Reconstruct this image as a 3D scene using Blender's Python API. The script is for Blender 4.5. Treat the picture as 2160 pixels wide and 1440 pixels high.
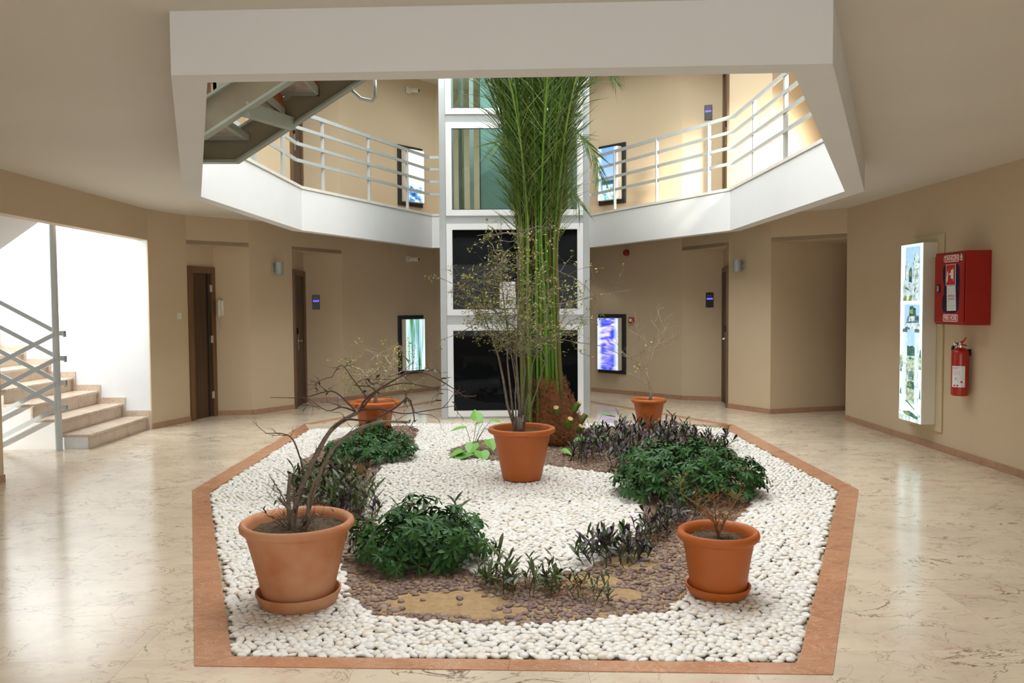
import bpy, bmesh, math, random
import numpy as np
from mathutils import Vector, Matrix, Euler, noise

# ------------------------------------------------------------------ clean
for o in list(bpy.data.objects):
    bpy.data.objects.remove(o, do_unlink=True)
SC = bpy.context.scene
COL = SC.collection
PI = math.pi
rnd = random.Random(7)

# ------------------------------------------------------------------ camera
def setup_camera():
    pitch = math.atan(75/1730); yaw = math.atan(25/1730); roll = .007
    F = Vector((math.sin(yaw)*math.cos(pitch), math.cos(yaw)*math.cos(pitch), -math.sin(pitch)))
    R = Vector((math.cos(yaw), -math.sin(yaw), 0))
    D = F.cross(R)
    c, s = math.cos(roll), math.sin(roll)
    u = R*c + D*s
    v = D*c - R*s
    cam = bpy.data.cameras.new('camera'); co = bpy.data.objects.new('camera', cam); COL.objects.link(co)
    m = Matrix((u, -v, -F)).transposed().to_4x4(); m.translation = Vector((0, 0, 1.5))
    co.matrix_world = m
    cam.sensor_width = 36; cam.lens = 36*1730/2160; cam.clip_start = .05; cam.clip_end = 100
    SC.camera = co
setup_camera()

# ------------------------------------------------------------------ light
SC.view_settings.view_transform = 'Standard'
SC.view_settings.look = 'None'
SC.view_settings.gamma = 1
SC.view_settings.use_curve_mapping = False
SC.view_settings.exposure = 0.0
w = bpy.data.worlds.new('world'); SC.world = w; w.use_nodes = True
w.node_tree.nodes['Background'].inputs[0].default_value = (.75, .86, 1, 1)
w.node_tree.nodes['Background'].inputs[1].default_value = 1.0

def area(name, loc, target, sx, sy, power, color):
    l = bpy.data.lights.new(name, 'AREA'); l.shape = 'RECTANGLE'; l.size = sx; l.size_y = sy
    l.energy = power; l.color = color
    o = bpy.data.objects.new(name, l); COL.objects.link(o)
    d = Vector(target)-Vector(loc)
    o.location = loc; o.rotation_euler = d.to_track_quat('-Z', 'Y').to_euler()
    return o
# daylight through the atrium skylight, the stairwell window and the entrance glazing behind the camera, plus a stairwell fill lamp
area('skylight_daylight', (.25, 8.4, 6.6), (.25, 8.4, 0), 5.0, 8.5, 930, (.94, .975, 1))
area('stairwell_daylight', (-7.6, 8.5, 2.7), (-4.2, 9.1, 1.2), 2.5, 2.6, 70, (.88, .95, 1))
area('stairwell_side_daylight', (-6.1, 7.25, 1.9), (-5.2, 9.2, 1.0), 1.8, 1.9, 130, (.96, .98, 1))
area('stairwell_top_fill', (-5.6, 8.7, 4.9), (-5.6, 8.75, 0), 2.4, 2.6, 230, (.90, .96, 1))  # added fill lamp; the stairwell ceiling above has no opening
area('entrance_daylight', (0, -2.7, 1.7), (0, 6, .6), 5.5, 2.2, 105, (.95, .98, 1))
def spot(name, loc, target, power, ang, blend, size, color):
    l = bpy.data.lights.new(name, 'SPOT'); l.energy = power; l.spot_size = math.radians(ang); l.spot_blend = blend
    l.shadow_soft_size = size; l.color = color
    o = bpy.data.objects.new(name, l); COL.objects.link(o)
    d = Vector(target)-Vector(loc); o.location = loc; o.rotation_euler = d.to_track_quat('-Z', 'Y').to_euler()
spot('sun_through_upper_corridor_window', (4.05, 6.1, 4.45), (3.3, 12.0, 3.15), 6500, 24, 1.0, .2, (1, .91, .76))
spot('sun_through_stair_window', (-6.75, 7.25, .62), (-5.35, 8.79, .20), 200, 24, .15, .03, (1, .95, .85))

# ------------------------------------------------------------------ materials
def new_mat(name):
    m = bpy.data.materials.new(name); m.use_nodes = True
    return m, m.node_tree, m.node_tree.nodes['Principled BSDF']
class NT:
    def __init__(s, nt): s.nt = nt
    def n(s, t, **kw):
        nd = s.nt.nodes.new(t)
        for k, v in kw.items():
            if k.startswith('i_'):
                key = k[2:]
                key = int(key) if key.isdigit() else key.replace('_', ' ')
                if isinstance(v, bpy.types.NodeSocket): s.nt.links.new(v, nd.inputs[key])
                else: nd.inputs[key].default_value = v
            else: setattr(nd, k, v)
        return nd
    def math(s, op, a, b=0.0, clamp=False):
        nd = s.nt.nodes.new('ShaderNodeMath'); nd.operation = op; nd.use_clamp = clamp
        for i, v in enumerate((a, b)):
            if isinstance(v, bpy.types.NodeSocket): s.nt.links.new(v, nd.inputs[i])
            else: nd.inputs[i].default_value = v
        return nd.outputs[0]
    def mix(s, fac, a, b, blend='MIX'):
        nd = s.nt.nodes.new('ShaderNodeMix'); nd.data_type = 'RGBA'; nd.blend_type = blend
        for i, v in ((0, fac), (6, a), (7, b)):
            if isinstance(v, bpy.types.NodeSocket): s.nt.links.new(v, nd.inputs[i])
            elif i == 0: nd.inputs[i].default_value = v
            else: nd.inputs[i].default_value = tuple(v)+((1,) if len(v) == 3 else ())
        return nd.outputs[2]
    def ramp(s, fac, stops):
        nd = s.nt.nodes.new('ShaderNodeValToRGB'); s.nt.links.new(fac, nd.inputs[0])
        e = nd.color_ramp.elements
        while len(e) < len(stops): e.new(.5)
        for el, (p, c) in zip(e, stops):
            el.position = p; el.color = tuple(c)+(1,) if len(c) == 3 else c
        return nd.outputs[0]
    def link(s, a, b): s.nt.links.new(a, b)
def rand_out(g):
    oi = g.n('ShaderNodeObjectInfo'); ge = g.n('ShaderNodeNewGeometry')
    return g.math('FRACT', g.math('ADD', oi.outputs['Random'], ge.outputs['Random Per Island']))
def plain(name, col, rough=.5, metal=0, var=.06, scale=6, bump=0, bscale=60, spec=None, coat=0):
    """flat colour with a little mottling and fine relief"""
    m, nt, b = new_mat(name); g = NT(nt)
    tc = g.n('ShaderNodeTexCoord').outputs['Object']
    nz = g.n('ShaderNodeTexNoise', i_Vector=tc, i_Scale=scale, i_Detail=4.0).outputs[0]
    lo = tuple(max(0, c*(1-var)) for c in col); hi = tuple(min(1, c*(1+var)) for c in col)
    g.link(g.ramp(nz, [(.3, lo), (.7, hi)]), b.inputs['Base Color'])
    b.inputs['Roughness'].default_value = rough; b.inputs['Metallic'].default_value = metal
    if spec is not None: b.inputs['Specular IOR Level'].default_value = spec
    if coat: b.inputs['Coat Weight'].default_value = coat
    if bump:
        n2 = g.n('ShaderNodeTexNoise', i_Vector=tc, i_Scale=bscale, i_Detail=3.0).outputs[0]
        bp = g.n('ShaderNodeBump', i_Strength=bump, i_Distance=.01, i_Height=n2)
        g.link(bp.outputs[0], b.inputs['Normal'])
    return m
def varied(name, cols, rough=.5, bump=0, bscale=80, trans=0):
    """colour picked per object or per loose piece"""
    m, nt, b = new_mat(name); g = NT(nt)
    r = rand_out(g)
    c = g.ramp(r, [(i/(len(cols)-1), c) for i, c in enumerate(cols)])
    tc = g.n('ShaderNodeTexCoord').outputs['Object']
    nz = g.n('ShaderNodeTexNoise', i_Vector=tc, i_Scale=45.0, i_Detail=2.0).outputs[0]
    c = g.mix(.35, c, g.ramp(nz, [(.3, (.55, .55, .55)), (.7, (1, 1, 1))]), 'MULTIPLY')
    g.link(c, b.inputs['Base Color']); b.inputs['Roughness'].default_value = rough
    if bump:
        bp = g.n('ShaderNodeBump', i_Strength=bump, i_Distance=.004, i_Height=nz)
        g.link(bp.outputs[0], b.inputs['Normal'])
    return m
def emit(name, col, strength):
    m, nt, b = new_mat(name)
    b.inputs['Base Color'].default_value = tuple(col)+(1,)
    b.inputs['Emission Color'].default_value = tuple(col)+(1,); b.inputs['Emission Strength'].default_value = strength
    b.inputs['Roughness'].default_value = .3
    return m
def marble(name, base, pink, vein, vein_amt=1.0, rough=.1, stretch=(1, 1.5, 1), scale=1.0, white=None):
    m, nt, b = new_mat(name); g = NT(nt)
    tc = g.n('ShaderNodeTexCoord').outputs['Object']
    oi = g.n('ShaderNodeObjectInfo').outputs['Random']
    off = g.n('ShaderNodeCombineXYZ', i_0=g.math('MULTIPLY', oi, 13.0), i_1=g.math('MULTIPLY', oi, 29.0), i_2=0.0).outputs[0]
    v = g.n('ShaderNodeVectorMath', operation='ADD', i_0=tc, i_1=off).outputs[0]
    mp = g.n('ShaderNodeMapping', i_Vector=v, i_Scale=tuple(s*scale for s in stretch), i_Rotation=(0, 0, .35)).outputs[0]
    n1 = g.n('ShaderNodeTexNoise', i_Vector=mp, i_Scale=1.3, i_Detail=5.0, i_Roughness=.65, i_Distortion=.6).outputs[0]
    col = g.ramp(n1, [(.3, tuple(c*.86 for c in base)), (.5, base), (.75, tuple(min(1, c*1.12) for c in base))])
    # pink clouds
    n2 = g.n('ShaderNodeTexNoise', i_Vector=mp, i_Scale=1.9, i_Detail=6.0, i_Roughness=.7, i_Distortion=1.2).outputs[0]
    pm = g.ramp(n2, [(.52, (0, 0, 0)), (.72, (1, 1, 1))])
    col = g.mix(g.math('MULTIPLY', pm, .55), col, pink)
    # fine veins: ridges of distorted noise, broken up by a mask
    for sc, th, amt, dst in ((1.0, .010, .9, 1.8), (2.6, .014, .55, 1.2)):
        nv = g.n('ShaderNodeTexNoise', i_Vector=mp, i_Scale=sc, i_Detail=7.0, i_Roughness=.62, i_Distortion=dst).outputs[0]
        rid = g.math('ABSOLUTE', g.math('SUBTRACT', nv, .5))
        line = g.ramp(rid, [(0, (1, 1, 1)), (th, (0, 0, 0))])
        mk = g.n('ShaderNodeTexNoise', i_Vector=mp, i_Scale=sc*1.4, i_Detail=3.0).outputs[0]
        mk = g.ramp(mk, [(.46, (0, 0, 0)), (.62, (1, 1, 1))])
        f = g.math('MULTIPLY', g.math('MULTIPLY', line, mk), amt*vein_amt)
        col = g.mix(f, col, vein)
    # crackle of hairline veins
    wob = g.n('ShaderNodeTexNoise', i_Vector=mp, i_Scale=3.5, i_Detail=4.0)
    wv = g.n('ShaderNodeVectorMath', operation='ADD', i_0=mp, i_1=g.n('ShaderNodeVectorMath', operation='SCALE', i_0=wob.outputs[1], i_Scale=.35).outputs[0]).outputs[0]
    vd = g.n('ShaderNodeTexVoronoi', feature='DISTANCE_TO_EDGE', i_Vector=wv, i_Scale=3.2).outputs[0]
    mk3 = g.n('ShaderNodeTexNoise', i_Vector=mp, i_Scale=1.7, i_Detail=4.0).outputs[0]
    mk3 = g.ramp(mk3, [(.45, (0, 0, 0)), (.62, (1, 1, 1))])
    col = g.mix(g.math('MULTIPLY', g.math('MULTIPLY', g.ramp(vd, [(0, (1, 1, 1)), (.022, (0, 0, 0))]), mk3), .55*vein_amt), col, tuple((a*.5+b*.5) for a, b in zip(pink, vein)))
    # small dark pits
    vo = g.n('ShaderNodeTexVoronoi', i_Vector=mp, i_Scale=20.0, i_Randomness=1.0).outputs[0]
    pit = g.ramp(vo, [(.06, (1, 1, 1)), (.12, (0, 0, 0))])
    mk2 = g.n('ShaderNodeTexNoise', i_Vector=mp, i_Scale=2.5, i_Detail=3.0).outputs[0]
    mk2 = g.ramp(mk2, [(.55, (0, 0, 0)), (.65, (1, 1, 1))])
    col = g.mix(g.math('MULTIPLY', g.math('MULTIPLY', pit, mk2), .4*vein_amt), col, tuple(c*.8 for c in vein))
    if white:
        nw = g.n('ShaderNodeTexNoise', i_Vector=mp, i_Scale=3.0, i_Detail=8.0, i_Roughness=.7, i_Distortion=1.5).outputs[0]
        rid = g.math('ABSOLUTE', g.math('SUBTRACT', nw, .52))
        col = g.mix(g.ramp(rid, [(0, (.6, .6, .6)), (.012, (0, 0, 0))]), col, white)
    # slight tone shift per slab
    col = g.mix(.5, col, g.ramp(oi, [(0, (.9, .9, .9)), (1, (1, 1, 1))]), 'MULTIPLY')
    g.link(col, b.inputs['Base Color'])
    b.inputs['Roughness'].default_value = rough; b.inputs['Specular IOR Level'].default_value = .75
    return m
def wood(name, c1, c2, rough=.45):
    m, nt, b = new_mat(name); g = NT(nt)
    tc = g.n('ShaderNodeTexCoord').outputs['Object']
    mp = g.n('ShaderNodeMapping', i_Vector=tc, i_Scale=(14, 14, .8)).outputs[0]
    nz = g.n('ShaderNodeTexNoise', i_Vector=mp, i_Scale=2.0, i_Detail=6.0, i_Distortion=.5).outputs[0]
    g.link(g.ramp(nz, [(.3, c1), (.7, c2)]), b.inputs['Base Color']); b.inputs['Roughness'].default_value = rough
    return m

MT = {}
MT['wall'] = plain('wall_paint_beige', (.62, .49, .33), .75, var=.025, scale=1.2, bump=.08, bscale=160)
MT['white'] = plain('paint_white', (.80, .805, .80), .7, var=.02, scale=1.2, bump=.05, bscale=140)
MT['ceil'] = plain('ceiling_paint', (.72, .68, .60), .8, var=.03, scale=.8, bump=.06, bscale=120)
MT['stairwhite'] = plain('stairwell_paint_white', (.86, .87, .88), .7, var=.015)
MT['floor'] = marble('marble_cream', (.74, .63, .48), (.66, .42, .36), (.17, .08, .045), 1.2, .17, scale=1.25)
MT['border'] = marble('marble_red', (.56, .28, .16), (.42, .15, .07), (.30, .10, .05), .6, .16, scale=2.0, white=(.82, .64, .50))
MT['base'] = marble('marble_baseboard', (.42, .24, .14), (.34, .15, .09), (.18, .07, .04), .5, .3, scale=3.0, white=(.6, .45, .33))
MT['step'] = marble('marble_step', (.66, .54, .43), (.56, .38, .30), (.26, .13, .08), 1.0, .25, scale=2.5)
MT['cap'] = plain('ledge_stone', (.78, .75, .68), .35, var=.05)
MT['alu'] = plain('aluminium_grey', (.50, .53, .54), .38, .55, var=.04, scale=3)
MT['framewhite'] = plain('frame_white', (.82, .84, .86), .35, var=.01)
MT['rail'] = plain('railing_grey', (.50, .53, .52), .38, .25, var=.04)
MT['railpale'] = plain('railing_pale_grey', (.57, .61, .62), .4, .1, var=.03)
MT['steel'] = plain('steel_brown_grey', (.30, .26, .18), .5, .1, var=.10, scale=4)
MT['flange'] = plain('steel_flange_grey', (.40, .43, .37), .45, .15, var=.05)
MT['stone_under'] = plain('stone_underside', (.42, .35, .29), .8, var=.18, scale=9, bump=.3, bscale=60)
MT['redwood'] = wood('red_wood', (.34, .05, .015), (.50, .10, .03))
MT['door'] = wood('door_wood_dark', (.045, .022, .010), (.085, .042, .018))
MT['doorframe'] = wood('door_frame_wood', (.13, .065, .028), (.20, .105, .045))
MT['chrome'] = plain('chrome', (.75, .75, .74), .2, 1, var=.02)
MT['black'] = plain('black_plastic', (.012, .012, .013), .3, var=.1)
MT['blackframe'] = plain('black_frame', (.018, .018, .016), .4, var=.1)
MT['greyplastic'] = plain('grey_metal_lamp', (.42, .45, .45), .4, .3, var=.03)
MT['whiteplastic'] = plain('white_plastic', (.74, .70, .60), .4, var=.02)
MT['red'] = plain('red_enamel', (.36, .008, .004), .38, var=.04, coat=.1)
MT['redtank'] = plain('red_tank', (.40, .014, .005), .3, var=.03, coat=.25)
MT['redmark'] = plain('red_print', (.55, .02, .015), .5, var=.02)
MT['whitemark'] = plain('white_print', (.85, .85, .82), .5, var=.01)
MT['paper'] = plain('white_paper', (.78, .80, .82), .6, var=.05, scale=30)
MT['purple'] = plain('dark_window_violet', (.02, .008, .05), .15, var=.5, scale=8)
MT['creampanel'] = plain('cream_board', (.62, .52, .33), .5, var=.02)
MT['terracotta'] = plain('terracotta_plastic', (.50, .125, .020), .5, var=.07, scale=4, bump=.06, bscale=50)
MT['soil'] = plain('potting_soil', (.085, .055, .030), .95, var=.6, scale=60, bump=1, bscale=90)
MT['sand'] = plain('bed_sand', (.42, .28, .14), .95, var=.15, scale=25, bump=.6, bscale=120)
MT['grit'] = plain('bed_grit', (.42, .36, .26), .95, var=.2, scale=30, bump=.5, bscale=100)
MT['pebble'] = varied('white_pebble', [(.90, .88, .84), (.86, .82, .73), (.92, .91, .88), (.82, .77, .68), (.91, .88, .81), (.87, .86, .85), (.88, .79, .67), (.93, .92, .90)], .45)
MT['brownpebble'] = varied('brown_pebble', [(.20, .115, .10), (.28, .18, .14), (.14, .08, .075), (.33, .24, .17), (.22, .13, .12), (.38, .28, .18), (.17, .10, .09)], .6)
MT['leaf'] = varied('shrub_leaf', [(.016, .068, .014), (.035, .115, .018), (.02, .085, .022), (.05, .14, .02), (.012, .052, .014)], .45)
MT['leaflight'] = varied('broad_leaf', [(.16, .42, .05), (.22, .5, .08), (.12, .36, .05)], .45)
MT['twigleaf'] = varied('twig_leaf', [(.20, .34, .03), (.34, .42, .05), (.28, .26, .05), (.40, .30, .07), (.16, .32, .03)], .5)
MT['purpleleaf'] = varied('spiderwort_leaf', [(.025, .038, .014), (.035, .022, .026), (.035, .065, .018), (.11, .025, .13), (.026, .026, .018), (.06, .09, .02), (.06, .035, .03), (.02, .03, .012)], .4)
MT['greenleaf'] = varied('spiderwort_green_leaf', [(.05, .09, .025), (.09, .14, .03), (.06, .06, .03), (.12, .13, .05)], .4)
MT['frond'] = varied('palm_leaflet', [(.045, .13, .012), (.09, .20, .02), (.03, .09, .010), (.13, .22, .03), (.20, .25, .06), (.06, .15, .015)], .4)
MT['stalk'] = varied('palm_stalk', [(.10, .22, .02), (.15, .30, .03), (.07, .15, .015), (.19, .26, .05), (.16, .13, .04), (.12, .25, .02)], .45)
MT['stalkbrown'] = plain('palm_stalk_brown', (.17, .085, .03), .7, var=.3)
MT['fibre'] = plain('palm_fibre', (.21, .078, .026), .95, var=.5, scale=30, bump=1, bscale=70)
MT['cut'] = plain('cut_stalk_end', (.55, .36, .17), .8, var=.15)
MT['bark'] = plain('bark_grey', (.21, .175, .14), .85, var=.3, scale=40, bump=.5)
MT['barkdark'] = plain('bark_dark', (.10, .055, .04), .85, var=.3, scale=40)
MT['barkpale'] = plain('bark_pale', (.36, .29, .21), .85, var=.3, scale=40)
MT['drytwig'] = plain('dry_twig', (.30, .15, .055), .85, var=.3, scale=40)
MT['flower'] = plain('flower_pink', (.75, .18, .12), .6, var=.1)
MT['dryleaf'] = plain('dry_leaf', (.38, .17, .05), .7, var=.3, scale=30)
MT['tube'] = emit('tube_light', (.75, .95, 1), 1.6)

def terracotta_old():
    m, nt, b = new_mat('terracotta_weathered'); g = NT(nt)
    tc = g.n('ShaderNodeTexCoord').outputs['Object']
    n1 = g.n('ShaderNodeTexNoise', i_Vector=tc, i_Scale=4.5, i_Detail=4.0).outputs[0]
    col = g.ramp(n1, [(.3, (.50, .17, .055)), (.5, (.58, .26, .13)), (.75, (.64, .34, .19))])
    n2 = g.n('ShaderNodeTexNoise', i_Vector=tc, i_Scale=38.0, i_Detail=2.0).outputs[0]
    col = g.mix(g.ramp(n2, [(.74, (0, 0, 0)), (.78, (.7, .7, .7))]), col, (.75, .68, .6))
    g.link(col, b.inputs['Base Color']); b.inputs['Roughness'].default_value = .6
    bp = g.n('ShaderNodeBump', i_Strength=.1, i_Distance=.01, i_Height=n2); g.link(bp.outputs[0], b.inputs['Normal'])
    return m
MT['terracotta_old'] = terracotta_old()

def dark_glass():
    m, nt, b = new_mat('dark_glazing')
    b.inputs['Base Color'].default_value = (.004, .005, .006, 1); b.inputs['Roughness'].default_value = .03
    b.inputs['Specular IOR Level'].default_value = .14
    return m
MT['darkglass'] = dark_glass()
def clear_glass(name, tint, mixv):
    m = bpy.data.materials.new(name); m.use_nodes = True; nt = m.node_tree; nt.nodes.clear(); g = NT(nt)
    out = g.n('ShaderNodeOutputMaterial'); tr = g.n('ShaderNodeBsdfTransparent', i_Color=tuple(tint)+(1,))
    gl = g.n('ShaderNodeBsdfGlossy', i_Color=(1, 1, 1, 1), i_Roughness=.02)
    fr = g.n('ShaderNodeFresnel', i_IOR=1.5)
    mx = g.n('ShaderNodeMixShader', i_0=g.math('MULTIPLY', fr.outputs[0], mixv))
    g.link(tr.outputs[0], mx.inputs[1]); g.link(gl.outputs[0], mx.inputs[2]); g.link(mx.outputs[0], out.inputs[0])
    return m
MT['glass'] = clear_glass('lift_glass', (.84, .94, .92), 1.3)
MT['tealpanel'] = plain('lift_cabin_teal', (.50, .70, .66), .3, var=.14, scale=1.5)
MT['mirrorgrey'] = plain('lift_cabin_grey', (.42, .46, .44), .3, .3, var=.06)

def picture(name, kind):
    """back-lit print: colours by object position (x across 0..1, z up 0..1)"""
    m, nt, b = new_mat(name); g = NT(nt)
    tc = g.n('ShaderNodeTexCoord').outputs['UV']
    sp = g.n('ShaderNodeSeparateXYZ', i_0=tc); X, Y = sp.outputs[0], sp.outputs[1]
    if kind == 'green':
        mp = g.n('ShaderNodeMapping', i_Vector=tc, i_Scale=(7, .9, 1), i_Rotation=(0, 0, -.12)).outputs[0]
        n = g.n('ShaderNodeTexNoise', i_Vector=mp, i_Scale=1.0, i_Detail=3.0, i_Distortion=.3).outputs[0]
        c = g.ramp(n, [(.36, (.03, .16, .07)), (.46, (.16, .42, .20)), (.54, (.35, .6, .9)), (.62, (.8, .95, 1))])
    elif kind == 'violet':
        mp = g.n('ShaderNodeMapping', i_Vector=tc, i_Scale=(1.1, 5.5, 1), i_Rotation=(0, 0, .25)).outputs[0]
        n = g.n('ShaderNodeTexNoise', i_Vector=mp, i_Scale=1.4, i_Detail=3.0, i_Distortion=.9).outputs[0]
        c = g.ramp(n, [(.35, (.03, .05, .60)), (.47, (.16, .17, .85)), (.57, (.55, .5, 1)), (.68, (.92, .86, 1))])
    elif kind == 'sea':
        mp = g.n('ShaderNodeMapping', i_Vector=tc, i_Scale=(1.2, 5, 1)).outputs[0]
        n = g.n('ShaderNodeTexNoise', i_Vector=mp, i_Scale=2.2, i_Detail=4.0).outputs[0]
        low = g.ramp(n, [(.38, (.02, .06, .25)), (.5, (.12, .35, .75)), (.6, (.8, .95, 1))])
        hi = (.92, 1, .86)
        c = g.mix(g.ramp(Y, [(.28, (0, 0, 0)), (.33, (1, 1, 1))]), low, hi)
        n3 = g.n('ShaderNodeTexNoise', i_Vector=tc, i_Scale=5.0, i_Detail=4.0).outputs[0]
        d = g.math('ADD', g.math('MULTIPLY', X, 1.0), g.math('MULTIPLY', n3, .5))
        band = g.ramp(Y, [(.42, (0, 0, 0)), (.52, (1, 1, 1)), (.74, (1, 1, 1)), (.8, (0, 0, 0))])
        c = g.mix(g.math('MULTIPLY', band, g.ramp(d, [(1.05, (0, 0, 0)), (1.12, (1, 1, 1))])), c, (.02, .16, .42))
    else:
        n = g.n('ShaderNodeTexNoise', i_Vector=tc, i_Scale=6.0, i_Detail=5.0).outputs[0]
        low = g.ramp(n, [(.38, (.05, .2, .16)), (.5, (.4, .7, .85)), (.6, (.85, 1, 1))])
        hi = g.ramp(Y, [(.35, (.35, .5, 1)), (.9, (.14, .3, .95))])
        c = g.mix(g.ramp(Y, [(.30, (0, 0, 0)), (.36, (1, 1, 1))]), low, hi)
        band = g.ramp(Y, [(.27, (0, 0, 0)), (.3, (1, 1, 1)), (.36, (1, 1, 1)), (.40, (0, 0, 0))])
        c = g.mix(band, c, (.02, .07, .12))
    # fluorescent tubes shine through along both long edges
    ed = g.math('ABSOLUTE', g.math('SUBTRACT', X, .5))
    tube = g.ramp(ed, [(.27, (0, 0, 0)), (.46, (1, 1, 1))])
    c = g.mix(g.math('MULTIPLY', tube, .75), c, (.82, 1, 1))
    g.link(c, b.inputs['Emission Color']); g.link(c, b.inputs['Base Color'])
    b.inputs['Emission Strength'].default_value = .95; b.inputs['Roughness'].default_value = .2
    return m

# ------------------------------------------------------------------ mesh helpers
class MB:
    def __init__(s): s.v = []; s.f = []; s.mi = []; s.cur = 0; s.uv = None
    def add(s, vs, fs):
        o = len(s.v); s.v += [tuple(v) for v in vs]
        for f in fs: s.f.append(tuple(i+o for i in f)); s.mi.append(s.cur)
        return s
    def box(s, a, b, M=None):
        x0, y0, z0 = a; x1, y1, z1 = b
        vs = [(x0, y0, z0), (x1, y0, z0), (x1, y1, z0), (x0, y1, z0), (x0, y0, z1), (x1, y0, z1), (x1, y1, z1), (x0, y1, z1)]
        if M is not None: vs = [M @ Vector(v) for v in vs]
        return s.add(vs, [(0, 3, 2, 1), (4, 5, 6, 7), (0, 1, 5, 4), (1, 2, 6, 5), (2, 3, 7, 6), (3, 0, 4, 7)])
    def bbox(s, a, b, r, M=None):
        """box with chamfered vertical-ish edges on all sides (softer outline)"""
        x0, y0, z0 = a; x1, y1, z1 = b; vs = []
        for z, e in ((z0, r), (z0+r, 0), (z1-r, 0), (z1, r)):
            vs += [(x0+r, y0+e, z), (x1-r, y0+e, z), (x1-e, y0+r, z), (x1-e, y1-r, z), (x1-r, y1-e, z), (x0+r, y1-e, z), (x0+e, y1-r, z), (x0+e, y0+r, z)]
        if M is not None: vs = [M @ Vector(v) for v in vs]
        fs = [tuple(range(7, -1, -1)), tuple(range(24, 32))]
        for k in range(3):
            for i in range(8): fs.append((k*8+i, k*8+(i+1) % 8, (k+1)*8+(i+1) % 8, (k+1)*8+i))
        return s.add(vs, fs)
    def prism(s, poly, z0, z1):
        n = len(poly)
        ar = sum(poly[i][0]*poly[(i+1) % n][1]-poly[(i+1) % n][0]*poly[i][1] for i in range(n))
        if ar < 0: poly = poly[::-1]
        vs = [(p[0], p[1], z0) for p in poly]+[(p[0], p[1], z1) for p in poly]
        fs = [tuple(range(n-1, -1, -1)), tuple(range(n, 2*n))]+[(i, (i+1) % n, n+(i+1) % n, n+i) for i in range(n)]
        return s.add(vs, fs)
    def prism_y(s, poly, y0, y1):
        """poly in x,z extruded along y"""
        n = len(poly)
        ar = sum(poly[i][0]*poly[(i+1) % n][1]-poly[(i+1) % n][0]*poly[i][1] for i in range(n))
        if ar < 0: poly = poly[::-1]
        vs = [(p[0], y0, p[1]) for p in poly]+[(p[0], y1, p[1]) for p in poly]
        fs = [tuple(range(n)), tuple(range(2*n-1, n-1, -1))]+[(i, n+i, n+(i+1) % n, (i+1) % n) for i in range(n)]
        return s.add(vs, fs)
    def tube(s, pts, r, sides=6, cap=True):
        pts = [Vector(p) for p in pts]
        if not hasattr(r, '__len__'): r = [r]*len(pts)
        n = len(pts); up = Vector((.13, .21, .97)); vs = []; prev = None
        for i, p in enumerate(pts):
            d = (pts[min(i+1, n-1)]-pts[max(i-1, 0)])
            if d.length < 1e-7: d = Vector((0, 0, 1))
            d.normalize()
            if prev is None:
                a = d.cross(up)
                if a.length < .1: a = d.cross(Vector((1, 0, 0)))
            else: a = prev-d*prev.dot(d)
            a.normalize(); prev = a; b = d.cross(a)
            for k in range(sides):
                t = 2*PI*k/sides
                vs.append(p+(a*math.cos(t)+b*math.sin(t))*r[i])
        fs = []
        for i in range(n-1):
            for k in range(sides):
                fs.append((i*sides+k, i*sides+(k+1) % sides, (i+1)*sides+(k+1) % sides, (i+1)*sides+k))
        if cap and sides > 2:
            fs.append(tuple(range(sides-1, -1, -1))); fs.append(tuple(range((n-1)*sides, n*sides)))
        return s.add(vs, fs)
    def lathe(s, prof, c=(0, 0, 0), seg=40, lobes=0, amp=0.0, lobez=None):
        vs = []; n = len(prof)
        for j in range(seg):
            t = 2*PI*j/seg
            for (r, z) in prof:
                k = 1+amp*math.cos(lobes*t)*(lobez(z) if lobez else 1) if lobes else 1
                vs.append((c[0]+r*k*math.cos(t), c[1]+r*k*math.sin(t), c[2]+z))
        fs = []
        for j in range(seg):
            j2 = (j+1) % seg
            for i in range(n-1): fs.append((j*n+i, j2*n+i, j2*n+i+1, j*n+i+1))
        return s.add(vs, fs)
    def cyl(s, c, r, h, seg=20, M=None):
        vs = [(c[0]+r*math.cos(2*PI*i/seg), c[1]+r*math.sin(2*PI*i/seg), c[2]+z) for z in (0, h) for i in range(seg)]
        if M is not None: vs = [M @ Vector(v) for v in vs]
        return s.add(vs, [tuple(range(seg-1, -1, -1)), tuple(range(seg, 2*seg))]+[(i, (i+1) % seg, seg+(i+1) % seg, seg+i) for i in range(seg)])
    def mesh(s, name, mats, smooth=False):
        me = bpy.data.meshes.new(name); me.from_pydata(s.v, [], s.f)
        if not isinstance(mats, (list, tuple)): mats = [mats]
        for m in mats: me.materials.append(m)
        if len(mats) > 1: me.polygons.foreach_set('material_index', s.mi)
        if smooth: me.shade_smooth() if smooth is True else me.set_sharp_from_angle(angle=smooth)
        me.update(); return me
    def build(s, name, mats, parent=None, smooth=False, loc=None):
        if smooth and smooth is not True:
            me = s.mesh(name, mats, False); me.shade_smooth(); me.set_sharp_from_angle(angle=smooth)
        else: me = s.mesh(name, mats, smooth)
        return link(name, me, parent, loc)
def link(name, me, parent=None, loc=None, M=None):
    o = bpy.data.objects.new(name, me); COL.objects.link(o)
    if parent is not None: o.parent = parent
    if loc is not None: o.location = loc
    if M is not None: o.matrix_local = M
    return o
def tag(o, label=None, cat=None, group=None, kind=None):
    if label: o['label'] = label
    if cat: o['category'] = cat
    if group: o['group'] = group
    if kind: o['kind'] = kind
    return o
def thing(name, label, cat, loc=(0, 0, 0), rz=0, group=None):
    o = bpy.data.objects.new(name, None); COL.objects.link(o); o.location = loc; o.rotation_euler = (0, 0, rz)
    o.empty_display_size = .1
    return tag(o, label, cat, group)
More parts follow.
